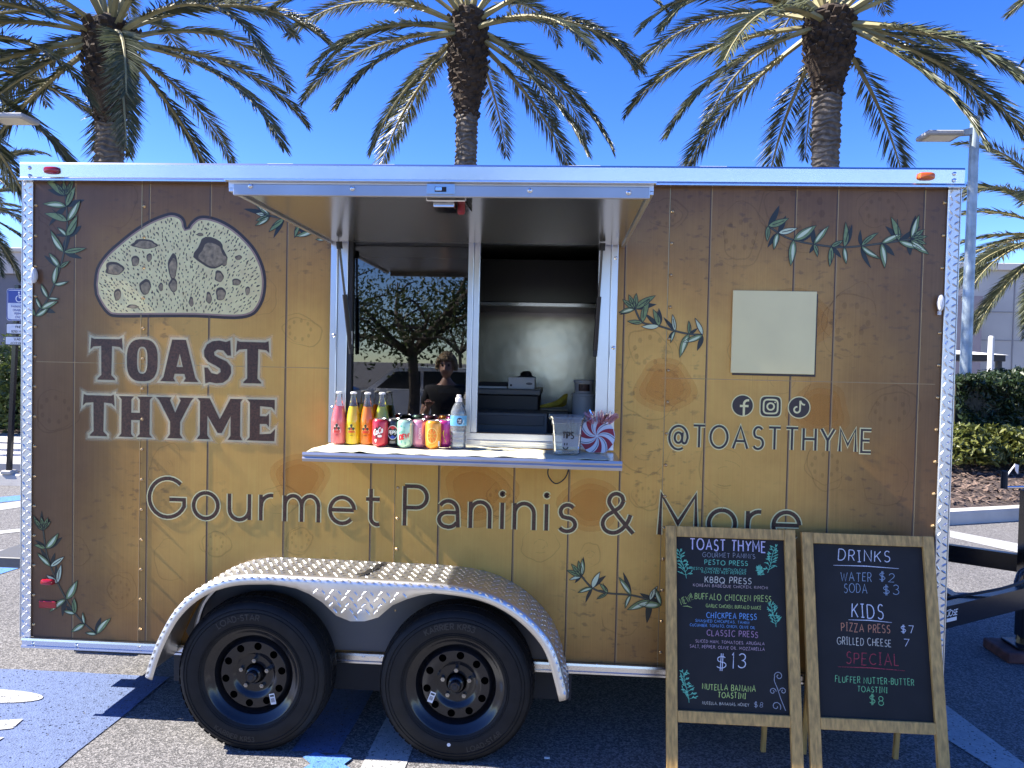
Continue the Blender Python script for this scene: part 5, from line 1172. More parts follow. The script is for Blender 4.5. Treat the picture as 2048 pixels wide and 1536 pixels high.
def art_red(r, f):
    w, b = MB(), MB(); wrap_fan(b, (-.005, .062), [(-.024, .050), (-.010, .036), (.012, .052), (.018, .076), (.004, .092), (-.012, .086)], f, 0)
    stroke_text(w, 'CoCa'.replace('C', 'C').replace('a', 'a'), -.022, .058, .024, .0042, lambda u, v, k: f(u, v+.35*u, 2), fit=.040); disc(w, .006, .048, .010, .006, f, 2); wrap_fan(w, (-.012, .022), [(-.017, .010), (-.007, .010), (-.007, .034), (-.017, .034)], f, 1)
    b.build('print_black', INKB, r); w.build('print_white', INKW, r)
def art_pepsi(r, f):
    w, b_, rd = MB(), MB(), MB(); disc(rd, 0, .076, .019, .016, f, 1, 0, 180); disc(b_, 0, .050, .020, .017, f, 1, 180, 360); stroke_text(w, 'PEPSI', -.017, .056, .014, .0036, lambda u, v, k: f(u, v, 3), fit=.034)
    w.ribbon([(.023*math.cos(R(a)), .063+.030*math.sin(R(a))) for a in range(20, 161, 10)], .002, lambda u, v, k: f(u, v, 2)); w.ribbon([(.023*math.cos(R(a)), .063+.030*math.sin(R(a))) for a in range(200, 341, 10)], .002, lambda u, v, k: f(u, v, 2))
    for z in (.016, .021): w.ribbon([(-.012, z), (-.004, z), (.004, z), (.012, z)], .0012, lambda u, v, k: f(u, v, 2))
    rd.build('print_red', INKR, r); b_.build('print_blue', INKBL, r); w.build('print_white', INKW, r)
def art_dew(r, f):
    rd, w, t = MB(), MB(), MB(); wrap_fan(w, (0, .05), [(-.028, .032), (.030, .052), (.030, .072), (-.028, .055)], f, 0); stroke_text(rd, 'DEW', -.020, .040, .020, .0058, lambda u, v, k: f(u, v+.25*u, 3), fit=.044); stroke_text(t, 'MTN', -.022, .066, .010, .002, lambda u, v, k: f(u, v+.3*u, 3), fit=.026)
    t.ribbon([(-.028, .090), (-.012, .096), (.004, .088), (.028, .098)], .006, lambda u, v, k: f(u, v, 1)); t.ribbon([(-.028, .020), (-.010, .027), (.008, .020), (.028, .030)], .010, lambda u, v, k: f(u, v, 1))
    w.build('print_white', INKW, r); t.build('print_teal', mat('ink_deep_teal', (.10, .38, .30), rough=.35), r); rd.build('print_red', INKR, r)
def art_pink(r, f):
    w = MB(); wf = lambda u, v, k: f(.012-v, .040+u, 2)
    stroke_text(w, 'POPPI', 0, 0, .009, .0022, wf, fit=.045); wrap_fan(w, (-.005, .101), [(-.026, .098), (.026, .098), (.028, .106), (-.026, .106)], f, 1); w.build('print_white', mat('ink_pale_pink', (.85, .66, .70), rough=.35), r)
def art_orange(r, f):
    y = MB(); d = MB(); y.ribbon([(.0225*math.cos(R(a)), .058+.033*math.sin(R(a))) for a in range(0, 360, 12)], .0035, lambda u, v, k: f(u, v, 2), closed=True)
    for i in range(8):
        a = R(45*i+22.5); y.ribbon([(.004*math.cos(a), .058+.006*math.sin(a)), (.012*math.cos(a), .058+.018*math.sin(a)), (.020*math.cos(a), .058+.030*math.sin(a))], .0013, lambda u, v, k: f(u, v, 3))
        a = R(45*i); d_ = [(.0185*math.cos(a+q), .058+.027*math.sin(a+q)) for q in (-.26, 0, .26)]; wrap_fan(d, (.012*math.cos(a), .058+.018*math.sin(a)), [(.004*math.cos(a), .058+.006*math.sin(a))]+d_, f, 1)
    d.build('print_segments', mat('ink_deep_orange', (.80, .17, .01), rough=.35), r); y.build('print_rind', mat('ink_pale_orange', (.90, .58, .15), rough=.35), r)
    q = MB(); wrap_poly(q, [(.029, .012), (.037, .034)], f, 1); q.build('print_barcode', INKW, r)
def art_mag(r, f):
    y = MB(); wrap_fan(y, (0, .056), [(-.030, .030), (.010, .024), (.034, .05), (.030, .085), (.0, .078), (-.028, .082)], f, 1); y.build('print_yellow', INKY, r); d = MB()
    for a, b_ in ((-.012, .05), (.004, .042), (.012, .06), (-.004, .066), (-.020, .062)): disc(d, a, b_, .0025, .004, f, 3)
    d.build('print_seeds', mat('ink_olive', (.28, .22, .03), rough=.35), r)
can(760, 889, -.140, gloss('red', (.50, .025, .05)), 'red soda can with black and white print in front of the orange bottle', art_red)
can(788, 889, -.110, gloss('black', (.015, .017, .022)), 'black soda can with red and blue roundel, partly hidden', art_pepsi)
can(810, 891, -.150, gloss('teal', (.38, .62, .50)), 'pale green soda can with red slanted lettering', art_dew)
can(839, 889, -.125, gloss('pink', (.62, .25, .36)), 'pink soda can beside the pale green can', art_pink)
can(866, 893, -.160, gloss('orange', (.88, .34, .03)), 'orange soda can with a fruit slice printed on it', art_orange)
can(889, 888, -.105, gloss('magenta', (.50, .03, .22)), 'magenta and yellow soda can beside the water bottle', art_mag)
# water bottle
x, _ = WP(916, 892, -.13); yy = -.13; r = empty('water_bottle', (x, yy, TT), 'clear plastic water bottle with blue label and white cap', 'bottle')
WB = [(.024, 0), (.033, .003), (.0355, .010)]
for k in range(4): WB += [(.0355, .014+k*.020), (.0335, .020+k*.020), (.0355, .027+k*.020)]
WB += [(.0355, .098), (.0355, .148), (.034, .162), (.026, .184), (.0155, .200), (.0125, .204), (.0125, .208)]
PET = glassy('clear_plastic', (.95, .97, .98), 1.45, .02, .16, (.85, .90, .93))
MB().lathe([(.0005, .002)]+[(a, h+.0006) for a, h in WB], (x, yy, TT), 'z', 32).build('bottle', PET, r, smooth=True)
WATER = glassy('water', (.94, .97, .98), 1.2, 0, .10, (.8, .87, .92))
MB().lathe([(.0005, .004)]+[(a-.0012, h+.002) for a, h in WB if h < .172]+[(.026, .172), (.0005, .172)], (x, yy, TT), 'z', 32).build('water', WATER, r, smooth=True)
MB().lathe([(.0145, .205), (.0150, .207), (.0150, .222), (.012, .2245), (.009, .226), (.0105, .232), (.0095, .236), (.0005, .237)], (x, yy, TT), 'z', 24).build('cap', mat('cap_pinkwhite', (.85, .80, .78), rough=.35), r)
wl_ = MB().lathe([(.0361, .101), (.0363, .1015), (.0363, .144), (.0361, .1445)], (x, yy, TT), 'z', 36).build('label', mat('water_label', (.14, .42, .72), rough=.3, var=.5, vscale=35), r, smooth=True)
f = cylf(x, yy, lambda v: .0364); a_, b_ = MB(), MB(); disc(a_, .010, .122, .013, .015, f, 1); a_.build('label_roundel', mat('navy_ink', (.015, .025, .08), rough=.35), wl_)
stroke_text(b_, 'PURE', .002, .123, .006, .0012, lambda u, v, k: f(u, v, 3), fit=.016); stroke_text(b_, 'LIFE', .003, .114, .006, .0012, lambda u, v, k: f(u, v, 3), fit=.014); b_.ribbon([(.022, .108), (.028, .118), (.030, .128)], .002, lambda u, v, k: f(u, v, 3)); b_.build('label_lettering', INKW, wl_)
# tips container
TIPS = glassy('tub_clear', (.96, .97, .97), 1.42, .03, .06, (.85, .87, .86))
xc, _ = WP(1133, 905, -.20); yc = -.20; r = empty('tip_container', (xc, yc, TT), 'clear plastic container with TIPS written on it', 'container')
def sq(h, w, cr=.015, n=5):
    out = []
    for qx, qy, a0 in ((1, 1, 0), (-1, 1, 90), (-1, -1, 180), (1, -1, 270)):
        for i in range(n+1): a = R(a0+90*i/n); out.append((xc+qx*(w-cr)+cr*math.cos(a), yc+qy*(w-cr)+cr*math.sin(a), TT+h))
    return out
tb = MB(); rings = [sq(.002, .052), sq(.004, .055), sq(.122, .063), sq(.123, .066), sq(.148, .069), sq(.1485, .078), sq(.161, .080), sq(.162, .076), sq(.148, .067), sq(.122, .061), sq(.006, .052)]; K = len(rings[0])
for q in rings: tb.v += q
for i in range(len(rings)-1):
    for k in range(K): tb.f.append((i*K+k, i*K+(k+1) % K, (i+1)*K+(k+1) % K, (i+1)*K+k))
tb.f.append(tuple(range(K))); tb.f.append(tuple((len(rings)-1)*K+k for k in range(K)))
tb.build('tub', TIPS, r)
f = lambda u, v, k: (xc-.022+u, yc-.0568-.068*v-.0012-k*.0002, TT+v); a_ = MB(); stroke_text(a_, 'TIPS', .003, .070, .026, .0046, f, fit=.046, jit=.05)
for u in (.012, .022): a_.ribbon([(u, .040), (u+.001, .050)], .0048, f)
a_.ribbon([(.006, .032), (.010, .026), (.017, .023), (.024, .026), (.027, .033)], .0044, f, k=1); a_.build('marker_writing', INKB, r)
MB().box(xc-.02, xc+.048, yc-.03, yc-.029, TT+.03, TT+.075).build('paper_note', mat('note_paper', (.55, .57, .62), rough=.8), r)
# peppermint decoration
xc, zc = WP(1194, 872, -.15); yc = -.15; rd_ = .078; zc = TT+.0715; tilt = .16
r = empty('peppermint_decoration', (xc, yc, TT), 'round red and white peppermint swirl decoration with cellophane bow', 'decoration')
def pf(u, v, k): return (xc+u, yc+.012+tilt*v-.0012*k, zc+v)
bd = MB(); circ = [(rd_*math.cos(2*math.pi*i/48), max(-.071, rd_*math.sin(2*math.pi*i/48))) for i in range(48)]
V = [pf(*p, 0) for p in circ]+[(a, b+.022, c) for a, b, c in [pf(*p, 0) for p in circ]]; bd.add(V, [tuple(range(48)), tuple(range(48, 96))[::-1]]+[(i, (i+1) % 48, (i+1) % 48+48, i+48) for i in range(48)]); bd.build('disc', mat('candy_white', (.80, .80, .84), rough=.35), r)
def spiral(a0, w0, w1, mb, k):
    L_, R_ = [], []
    for i in range(13):
        t = i/12; rr = .006+(rd_*.985-.006)*t; sw = a0+.75*(1-t)**1.0; hw = (w0+(w1-w0)*t)
        for out, sg in ((L_, 1), (R_, -1)): q = sw+sg*hw; out.append((rr*math.cos(q), max(-.0705, rr*math.sin(q))))
    mb.add([pf(*p, k) for p in L_]+[pf(*p, k) for p in R_], [(i, i+1, i+14, i+13) for i in range(12)])
a_, b_ = MB(), MB()
for i in range(7): spiral(i*2*math.pi/7+.2, .10, .235, a_, 1); spiral(i*2*math.pi/7+.2+math.pi/7+.12, .035, .022, b_, 1.2)
a_.build('red_stripes', mat('candy_red', (.36, .012, .025), rough=.4), r); b_.build('green_lines', mat('candy_green', (.02, .10, .13), rough=.4), r)
bw = MB(); g = random.Random(4)
for i in range(60):
    a = R(g.uniform(25, 135)); c0 = Vector((xc+.03+.055*math.cos(a)*.9-.02, yc+.02+g.uniform(-.02, .02), zc+.052+.02*g.random())); d = Vector((math.cos(a)*g.uniform(.5, 1.2), g.uniform(-.5, .5), math.sin(a))).normalized(); s2 = d.orthogonal().normalized()*g.uniform(.003, .007); l = g.uniform(.022, .050); m_ = c0+d*l*.5+Vector((0, g.uniform(-.01, .01), 0))
    bw.add([c0-s2, c0+s2, m_+s2, m_-s2, c0+d*l+s2*.7, c0+d*l-s2*.7], [(0, 1, 2, 3), (3, 2, 4, 5)])
bw.build('cellophane_bow', glassy('cellophane', (.95, .70, .70), 1.5, .05, .45, (.85, .42, .42)), r)

# ================================================================== CHALKBOARDS
WOOD = mat('board_wood', (.54, .32, .095), rough=.6, var=.35, vscale=11, bump=.3, bscale=30)
def wood_nodes(m):
    nt = m.node_tree; n = [q for q in nt.nodes if q.type == 'TEX_NOISE'][0]; tc = [q for q in nt.nodes if q.type == 'TEX_COORD'][0]; mp = nt.nodes.new('ShaderNodeMapping'); mp.inputs['Scale'].default_value = (7, 7, .7); nt.links.new(tc.outputs['Object'], mp.inputs[0]); nt.links.new(mp.outputs[0], n.inputs['Vector']); n.inputs['Detail'].default_value = 6
wood_nodes(WOOD)
SLATE = mat('slate', (.013, .013, .013), rough=.8, var=.30, vscale=5, detail=6)
COLS = {k: chalk(k, c) for k, c in dict(white=(.80, .80, .86), lilac=(.72, .66, .85), grey=(.42, .43, .46), teal=(.22, .68, .44), cream=(.82, .74, .58), pink=(.75, .55, .50), lime=(.60, .75, .22), green=(.25, .62, .28), blue=(.22, .45, .80), mauve=(.52, .30, .42), rose=(.72, .50, .55), orange=(.72, .32, .18), red=(.42, .07, .09), ice=(.40, .50, .60)).items()}
def board(x0, x1, ztop, ytop, ybot, inner, lines, label, extra, roll=0.):
    root = empty('chalkboard_sign', ((x0+x1)/2, ybot, 0), label, 'chalkboard', 'menu chalkboards beside the trailer'); lean = Vector((0, ytop-ybot, ztop)); H = lean.length; ey = lean.normalized(); ex = Vector((1, 0, 0)); nn = ex.cross(ey)   # nn faces the viewer
    o_ = Vector((x0, ybot, 0)); Wd = x1-x0; fw = .046
    def P3(u, v, d): return tuple(o_+ex*u+ey*v+nn*d)
    def slab(u0, u1, v0, v1, d0, d1, name, m, parent=root, c=.002):
        mb = MB().box(u0, u1, -d1, -d0, v0, v1, c); mb.v = [P3(a, cc, -b) for a, b, cc in mb.v]; return mb.build(name, m, parent)
    vb = .255
    slab(0, fw, 0, H, -.010, .014, 'side_rail', WOOD); slab(Wd-fw, Wd, 0, H, -.010, .014, 'side_rail', WOOD); slab(fw+.0005, Wd-fw-.0005, H-fw, H-.001, -.009, .013, 'top_rail', WOOD); slab(fw+.0005, Wd-fw-.0005, vb, vb+fw, -.009, .013, 'bottom_rail', WOOD)
    bo = slab(fw-.004, Wd-fw+.004, vb+fw-.004, H-fw+.004, -.007, -.002, 'slate_panel', SLATE, c=.0)
    # folding back frame
    for u in (.075, Wd-.075):
        a = Vector(P3(u, H-.03, -.026)); b_ = Vector((o_.x+u, -.01, .002)); MB().tube([a, b_], .014, 4).build('back_leg', WOOD, root)
    iw, ih = Wd-2*fw, H-2*fw-vb; uf = lambda u, v, k: P3(fw+u*iw, vb+fw+v*ih, -.0014+k*.00008)
    by = []
    for ln_ in lines:
        s_, xa, xb, yb, cap, col, wd = ln_[:7]; rot = ln_[7] if len(ln_) > 7 else 0
        u0, v0 = inner(xa, yb); u1, v1 = inner(xb, yb+.052*(xb-xa)); hv = cap/1110; mb = MB(); by.append((col, mb))
        asp = ih/iw
        fm_ = lambda u, v, k: uf(u/iw, v/ih, k)
        if s_ == '_':
            mb.ribbon([(u0*iw, v0*ih), ((u0*.5+u1*.5)*iw, (v0+.002)*ih), (u1*iw, v0*ih-.004)], wd, fm_, k=3, taper=True)
        else:
            stroke_text(mb, s_.replace('I', '|') if cap > 30 else s_, u0*iw, v0*ih, hv*ih, wd*(.56 if cap < 24 else .70), fm_, fit=(u1-u0)*iw, gap=.36, space=.62, jit=.06, slant=.06, rot=rot)
    for (kind, cx, cy, sz, col, sd) in extra:
        mb = MB(); by.append((col, mb)); g = random.Random(sd); u, v = inner(cx, cy); X, Y = u*iw, v*ih; hs = sz/1110*ih; fm_ = lambda u, v, k: uf(u/iw, v/ih, k)
        if kind == 'herb':
            lean_ = g.uniform(-.35, .35); pts = [(X-lean_*hs*.5+lean_*hs*t+.02*hs*math.sin(t*6), Y-hs*.5+hs*t) for t in [i/8 for i in range(9)]]; mb.ribbon(pts, .0022, fm_, k=1)
            for i in range(1, 9):
                px_, py_ = pts[i]
                for sg in (-1, 1):
                    a = R(90-sg*g.uniform(30, 75)); l = hs*g.uniform(.12, .26)*(1.15-.08*i); e = (px_+l*math.cos(a), py_+l*math.sin(a)); mb.ribbon([(px_, py_), e], .0018, fm_, k=2+i % 3)
                    for q in (.5, .75, 1):
                        c0 = (px_+l*q*math.cos(a), py_+l*q*math.sin(a)); a2 = a+g.uniform(-.9, .9); mb.ribbon([c0, (c0[0]+.006*math.cos(a2), c0[1]+.006*math.sin(a2)), (c0[0]+.012*math.cos(a2), c0[1]+.012*math.sin(a2))], .0042, fm_, k=4+(i % 3), taper=True)
        else:
            def spir(cx_, cy_, r_, a0, turns, sg): return [(cx_+r_*(1-.75*t)*math.cos(a0+sg*turns*6.28*t), cy_+r_*(1-.75*t)*math.sin(a0+sg*turns*6.28*t)) for t in [i/22 for i in range(23)]]
            st_ = [(X+.03, Y-hs*.5), (X+.012, Y-hs*.2), (X, Y+.05*hs), (X-.012, Y+.25*hs), (X-.010, Y+.38*hs)]; mb.ribbon(smoothpath(st_, 5), .003, fm_, k=1)
            mb.ribbon(spir(X+.006, Y+hs*.38, .018, math.pi, 1.2, -1), .003, fm_, k=2); mb.ribbon(spir(X-.020, Y-.02*hs, .014, 0, 1.2, 1), .003, fm_, k=3); mb.ribbon(spir(X+.022, Y+.0*hs, .014, math.pi, 1.2, -1), .003, fm_, k=4); mb.ribbon(spir(X-.008, Y-.40*hs, .020, -.6, 1.1, 1), .003, fm_, k=5)
    for col, mb in by: mb.build('chalk_writing', COLS[col], bo)
    return root
in1 = lambda x, y: ((x-145)/705, 1-(y-103-.052*(x-145))/1110)
in2 = lambda x, y: ((x-105-35*(y-148)/1120)/715, 1-(y-148-.055*(x-105-35*(y-148)/1120))/1122)
L1 = [('TOAST THYME', 238, 728, 190, 68, 'lilac', .0075), ("GOURMET PANINI'S", 318, 660, 240, 29, 'grey', .0024), ('PESTO PRESS', 332, 610, 290, 31, 'teal', .0036), ('PESTO CHICKEN, PROVOLONE', 245, 602, 323, 16, 'teal', .0024), ('ROASTED RED PEPPERS', 312, 597, 347, 16, 'teal', .0024),
      ('KBBQ PRESS', 332, 630, 408, 38, 'cream', .0042), ('KOREAN BABEQUE CHICKEN, KIMCHI', 255, 735, 433, 17, 'pink', .0024), ('NEW!!', 178, 262, 552, 40, 'lime', .0030, R(24)), ('_', 186, 245, 562, 1, 'lime', .003), ('BUFFALO CHICKEN PRESS', 265, 755, 516, 38, 'lime', .0032), ('GARLIC CHICKEN, BUFFALO SAUCE', 337, 690, 570, 20, 'lime', .0028),
      ('CHICKPEA PRESS', 339, 658, 638, 36, 'blue', .0040), ('SMASHED CHICKPEAS, TAHINI', 267, 610, 663, 17, 'blue', .0024), ('CUCUMBER, TOMATO, ONION, OLIVE OIL', 232, 648, 690, 17, 'blue', .0024), ('CLASSIC PRESS', 339, 663, 750, 36, 'mauve', .0040), ('SLICED HAM, TOMATOES, ARUGALA', 267, 705, 793, 18, 'rose', .0024), ('SALT, PEPPER, OLIVE OIL. MOZZARELLA', 230, 705, 826, 18, 'rose', .0024),
      ('$', 395, 458, 960, 88, 'white', .0046), ('13', 495, 580, 958, 92, 'white', .0056), ('NUTELLA BANANA', 307, 640, 1088, 36, 'lime', .0038), ('TOASTINI', 404, 578, 1138, 34, 'lime', .0040), ('NUTELLA, BANANAS, HONEY', 305, 598, 1180, 18, 'cream', .0024), ('$8', 630, 683, 1200, 32, 'grey', .0026)]
E1 = [('herb', 190, 295, 170, 'teal', 1), ('herb', 765, 270, 165, 'teal', 2), ('herb', 770, 630, 140, 'teal', 3), ('herb', 205, 1080, 180, 'teal', 4), ('swirl', 780, 1100, 240, 'grey', 5), ('herb', 690, 345, 50, 'teal', 8)]
L2 = [('DRINKS', 275, 610, 268, 70, 'white', .0054), ('_', 243, 668, 298, 1, 'white', .004), ('WATER', 289, 488, 400, 56, 'ice', .0034), ('$2', 539, 633, 408, 58, 'ice', .0034), ('SODA', 310, 458, 478, 58, 'ice', .0032), ('$3', 562, 663, 494, 58, 'ice', .0034), ('KIDS', 357, 558, 643, 90, 'white', .0058), ('_', 335, 612, 658, 1, 'white', .004),
      ('PIZZA PRESS', 289, 598, 730, 50, 'orange', .0042), ('$7', 668, 750, 748, 46, 'white', .0034), ('GRILLED CHEESE', 260, 603, 815, 46, 'cream', .0036), ('7', 682, 714, 830, 44, 'white', .0034), ('SPECIAL', 316, 648, 938, 70, 'red', .0050), ('_', 262, 685, 958, 1, 'red', .004), ('FLUFFER NUTTER-BUTTER', 244, 740, 1053, 38, 'green', .0036), ('TOASTINI', 384, 571, 1115, 34, 'green', .0038), ('$8', 457, 546, 1196, 55, 'green', .0038)]
board(2.968, 3.520, 1.028, -.115, -.355, in1, L1, 'chalkboard with the long sandwich menu, left of the pair', E1)
board(3.548, 4.098, 1.020, -.115, -.355, in2, L2, 'chalkboard listing drinks and kids meals, right of the pair', [])

# ================================================================== SMALL THINGS ROUND ABOUT
x0, y0 = GP(1995, 1300); br = MB().box(jx-.17, jx+.17, jy-.14, jy+.14, .001, .062, .008); tag(br.build('paving_brick', mat('brick_red', (.13, .055, .048), rough=.85, var=.35, vscale=20, bump=.3)), 'dark red brick under the trailer jack foot', 'brick')
x, z = WP(1985, 1010, 7.0); fl = empty('marker_flag', (x, 7.0, .4), 'white marker flag on a bent wire stem in the mulch', 'flag')
p0 = WP(1995, 992, 7.0); p1 = WP(2012, 955, 7.0); p2 = WP(2030, 930, 7.0)
MB().tube(smoothpath([(p0[0], 7, p0[1]-.05), (p0[0]+.02, 7, p0[1]+.02), (p1[0], 7, p1[1]), (p2[0], 7, p2[1])], 5), .010, 6).build('wire_stem', WPLA, fl)
MB().add([(p2[0]-.01, 6.99, p2[1]+.02), (p2[0]+.05, 7.0, p2[1]), (p2[0]+.05, 7.01, p2[1]-.12), (p2[0]+.01, 7.0, p2[1]-.08), (p2[0]-.01, 7.0, p2[1]+.018), (p2[0]+.05, 7.01, p2[1]-.002), (p2[0]+.05, 7.02, p2[1]-.122), (p2[0]+.01, 7.01, p2[1]-.082)], [(0, 1, 2, 3), (7, 6, 5, 4), (0, 4, 5, 1), (1, 5, 6, 2), (2, 6, 7, 3), (3, 7, 4, 0)]).build('flag_tag', WPLA, fl)
x, y = GP(1094, 1517, 0); tag(MB().box(x-.012, x+.012, y-.005, y+.005, .0005, .006, .001).build('white_litter', WPLA), 'tiny white scrap lying on the asphalt right of the tyres', 'litter')
# accessible parking sign on its post
sx0, sy0 = GP(18, 948, .14); r = empty('parking_sign', (sx0, sy0, .14), 'accessible parking sign with blue symbol on a black post', 'sign')
tx_, tz_ = WP(36, 570, sy0); MB().tube([(sx0, sy0, .14), (tx_, sy0, tz_)], .036, 4).build('post', BLK, r); MB().box(sx0-.07, sx0+.07, sy0-.07, sy0+.07, .1405, .19, .01).build('post_base', CONC, r)
SW = mat('sign_white', (.74, .75, .78), rough=.4); SBL = mat('sign_blue', (.025, .06, .30), rough=.4)
def sign(pa, pb, texts, blue=None):
    (xa, za), (xb, zb) = WP(*pa, sy0-.05), WP(*pb, sy0-.05); ys = sy0-.045; lf = lambda o: (lambda u, v, k: (u, ys-.004-o-k*.0004, v))
    cx_, cz_, hx_, hz_ = (xa+xb)/2, (za+zb)/2, (xb-xa)/2, (za-zb)/2
    lo = sup(cx_, cz_, hx_, hz_, .18, 44); pl = MB().prism(lo, ys-.003, ys).build('sign_plate', SW, r); MB().ribbon(sup(cx_, cz_, hx_*.95, hz_*.95, .18, 44), .012, lf(.0006), closed=True).build('sign_border', SBL if blue else INKB, pl)
    if blue:
        zbz = WP(30, blue, sy0-.05)[1]; MB().poly([(xa+.02, zbz), (xb-.02, zbz), (xb-.02, za-.025), (xa+.02, za-.025)], lf(.0002)).build('blue_field', SBL, pl)
        w = MB(); c = (cx_+.01, (zbz+za)/2-.02); s_ = (za-zbz)*.36
        w.ribbon([(c[0]+s_*.62*math.cos(R(a))-.1*s_, c[1]-.25*s_+s_*.62*math.sin(R(a))) for a in range(115, 345, 12)], s_*.17, lf(.0012)); w.poly(arc(c[0]-.12*s_, c[1]+s_*.95, s_*.18, s_*.18, 0, 360, 14)[:-1], lf(.0012), k=1)
        w.ribbon([(c[0]-.12*s_, c[1]+.7*s_), (c[0]-.05*s_, c[1]-.05*s_), (c[0]+.45*s_, c[1]-.05*s_), (c[0]+.72*s_, c[1]-.75*s_), (c[0]+.95*s_, c[1]-.68*s_)], s_*.19, lf(.0012), k=2); w.ribbon([(c[0]-.1*s_, c[1]+.38*s_), (c[0]+.4*s_, c[1]+.38*s_)], s_*.15, lf(.0012), k=4); w.build('wheelchair_symbol', SW, pl)
    t = MB()
    for s_, py, cap in texts:
        zz_ = WP(30, py, sy0-.05)[1]; h = cap/1547*(sy0-CAM.y); wdt = min(text_width(s_, .22, .5)*h, (xb-xa)*.82); stroke_text(t, s_, cx_-wdt/2, zz_, h, h*.17, lf(.0012), fit=wdt)
    t.build('sign_lettering', SBL if blue else INKB, pl)
sign((13, 577), (62, 642), [('PARKING BY', 615, 4), ('DISABLED', 622, 4), ('PERMIT', 629, 4), ('ONLY', 636, 4)], 606)
sign((11, 646), (62, 669), [('FINE', 656, 4.5), ('$250 MAX', 665, 4.5)])
sign((9, 672), (62, 691), [('VAN', 681, 6), ('ACCESSIBLE', 688, 4)])
# wheel stop
(wx, wy) = GP(20, 972); mb = MB(); L_ = []
ws = empty('wheel_stop', (wx-.3, wy+.1, 0), 'pale concrete wheel stop in front of the parking sign', 'wheel stop')
prof = [(0, .0), (.03, .13), (.07, .15), (.15, .15), (.19, .13), (.22, .0)]; x0_, x1_ = wx-1.6, WP(44, 960, wy)[0]+.06; n_ = len(prof)
V = [(x0_, wy+a, b+.001) for a, b in prof]+[(x1_-(.12 if b > .1 else 0), wy+a, b+.001) for a, b in prof]; mb.add(V, [(i, i+1, i+n_+1, i+n_) for i in range(n_-1)]+[tuple(range(n_))[::-1], tuple(range(n_, 2*n_))]); mb.build('block', CONC, ws)

# ================================================================== WHAT STANDS BEHIND THE VIEWER (seen mirrored in the window)
def oak(x, y, h, rad, n, label, seed):
    g = random.Random(seed); r = empty('oak_tree', (x, y, 0), label, 'tree', 'trees of the parking lot behind the viewer'); tk = MB(); tips = []
    tk.tube([(x, y, 0), (x+.05, y, h*.15), (x, y+.1, h*.30)], [.16, .12, .10], 10)
    for i in range(9):
        a = i*2.4+g.uniform(-.3, .3); e = g.uniform(.25, 1.1); L = rad*g.uniform(.7, 1.05); p = Vector((x, y+.1, h*.28)); pts = [p.copy()]; rr = [.10]
        for k in range(6): p = p+Vector((math.cos(a)*math.cos(e), math.sin(a)*math.cos(e), math.sin(e)))*L/6; a += g.uniform(-.3, .3); e += g.uniform(-.25, .15); pts.append(p.copy()); rr.append(.10*(1-(k+1)/7)); tips.append(p.copy())
        tk.tube(pts, rr, 6)
        for k in (2, 3, 4, 5):
            a2 = a+g.uniform(-1.4, 1.4); q = pts[k]+Vector((math.cos(a2), math.sin(a2), g.uniform(-.1, .8))).normalized()*rad*.4; tk.tube([pts[k], pts[k].lerp(q, .5)+Vector((0, 0, .1)), q], [.035, .022, .008], 5); tips += [q, pts[k].lerp(q, .6)]
    tk.build('trunk', mat('oak_bark', (.10, .08, .06), rough=.95, var=.4, vscale=8), r)
    def samp(gg): c = gg.choice(tips); return (c.x+gg.gauss(0, .38), c.y+gg.gauss(0, .38), c.z+gg.gauss(0, .28))
    leafcloud(g, n, .060, samp, .4).build('crown', leafmat('oak_leaf_%d' % seed, (.03, .05, .015), (.10, .13, .035), .35), r)
xt, _ = WP(825, 740, 13.0); oak(xt, -13.0, 6.6, 2.9, 5200, 'live oak standing in the lot behind the viewer', 11)
xt, _ = WP(560, 740, 17.0); oak(xt-1, -17.0, 7.5, 3.6, 5000, 'second live oak further left behind the viewer', 12)
for k, (xx, yy_) in enumerate(((-14, -42), (-4, -46), (9, -44), (19, -40))): oak(xx, yy_, 8, 4.5, 2200, ('distant oak at the far left edge of the lot behind the viewer', 'distant oak left of centre across the lot behind the viewer', 'distant oak right of centre across the lot behind the viewer', 'distant oak at the far right edge of the lot behind the viewer')[k], 20+k)
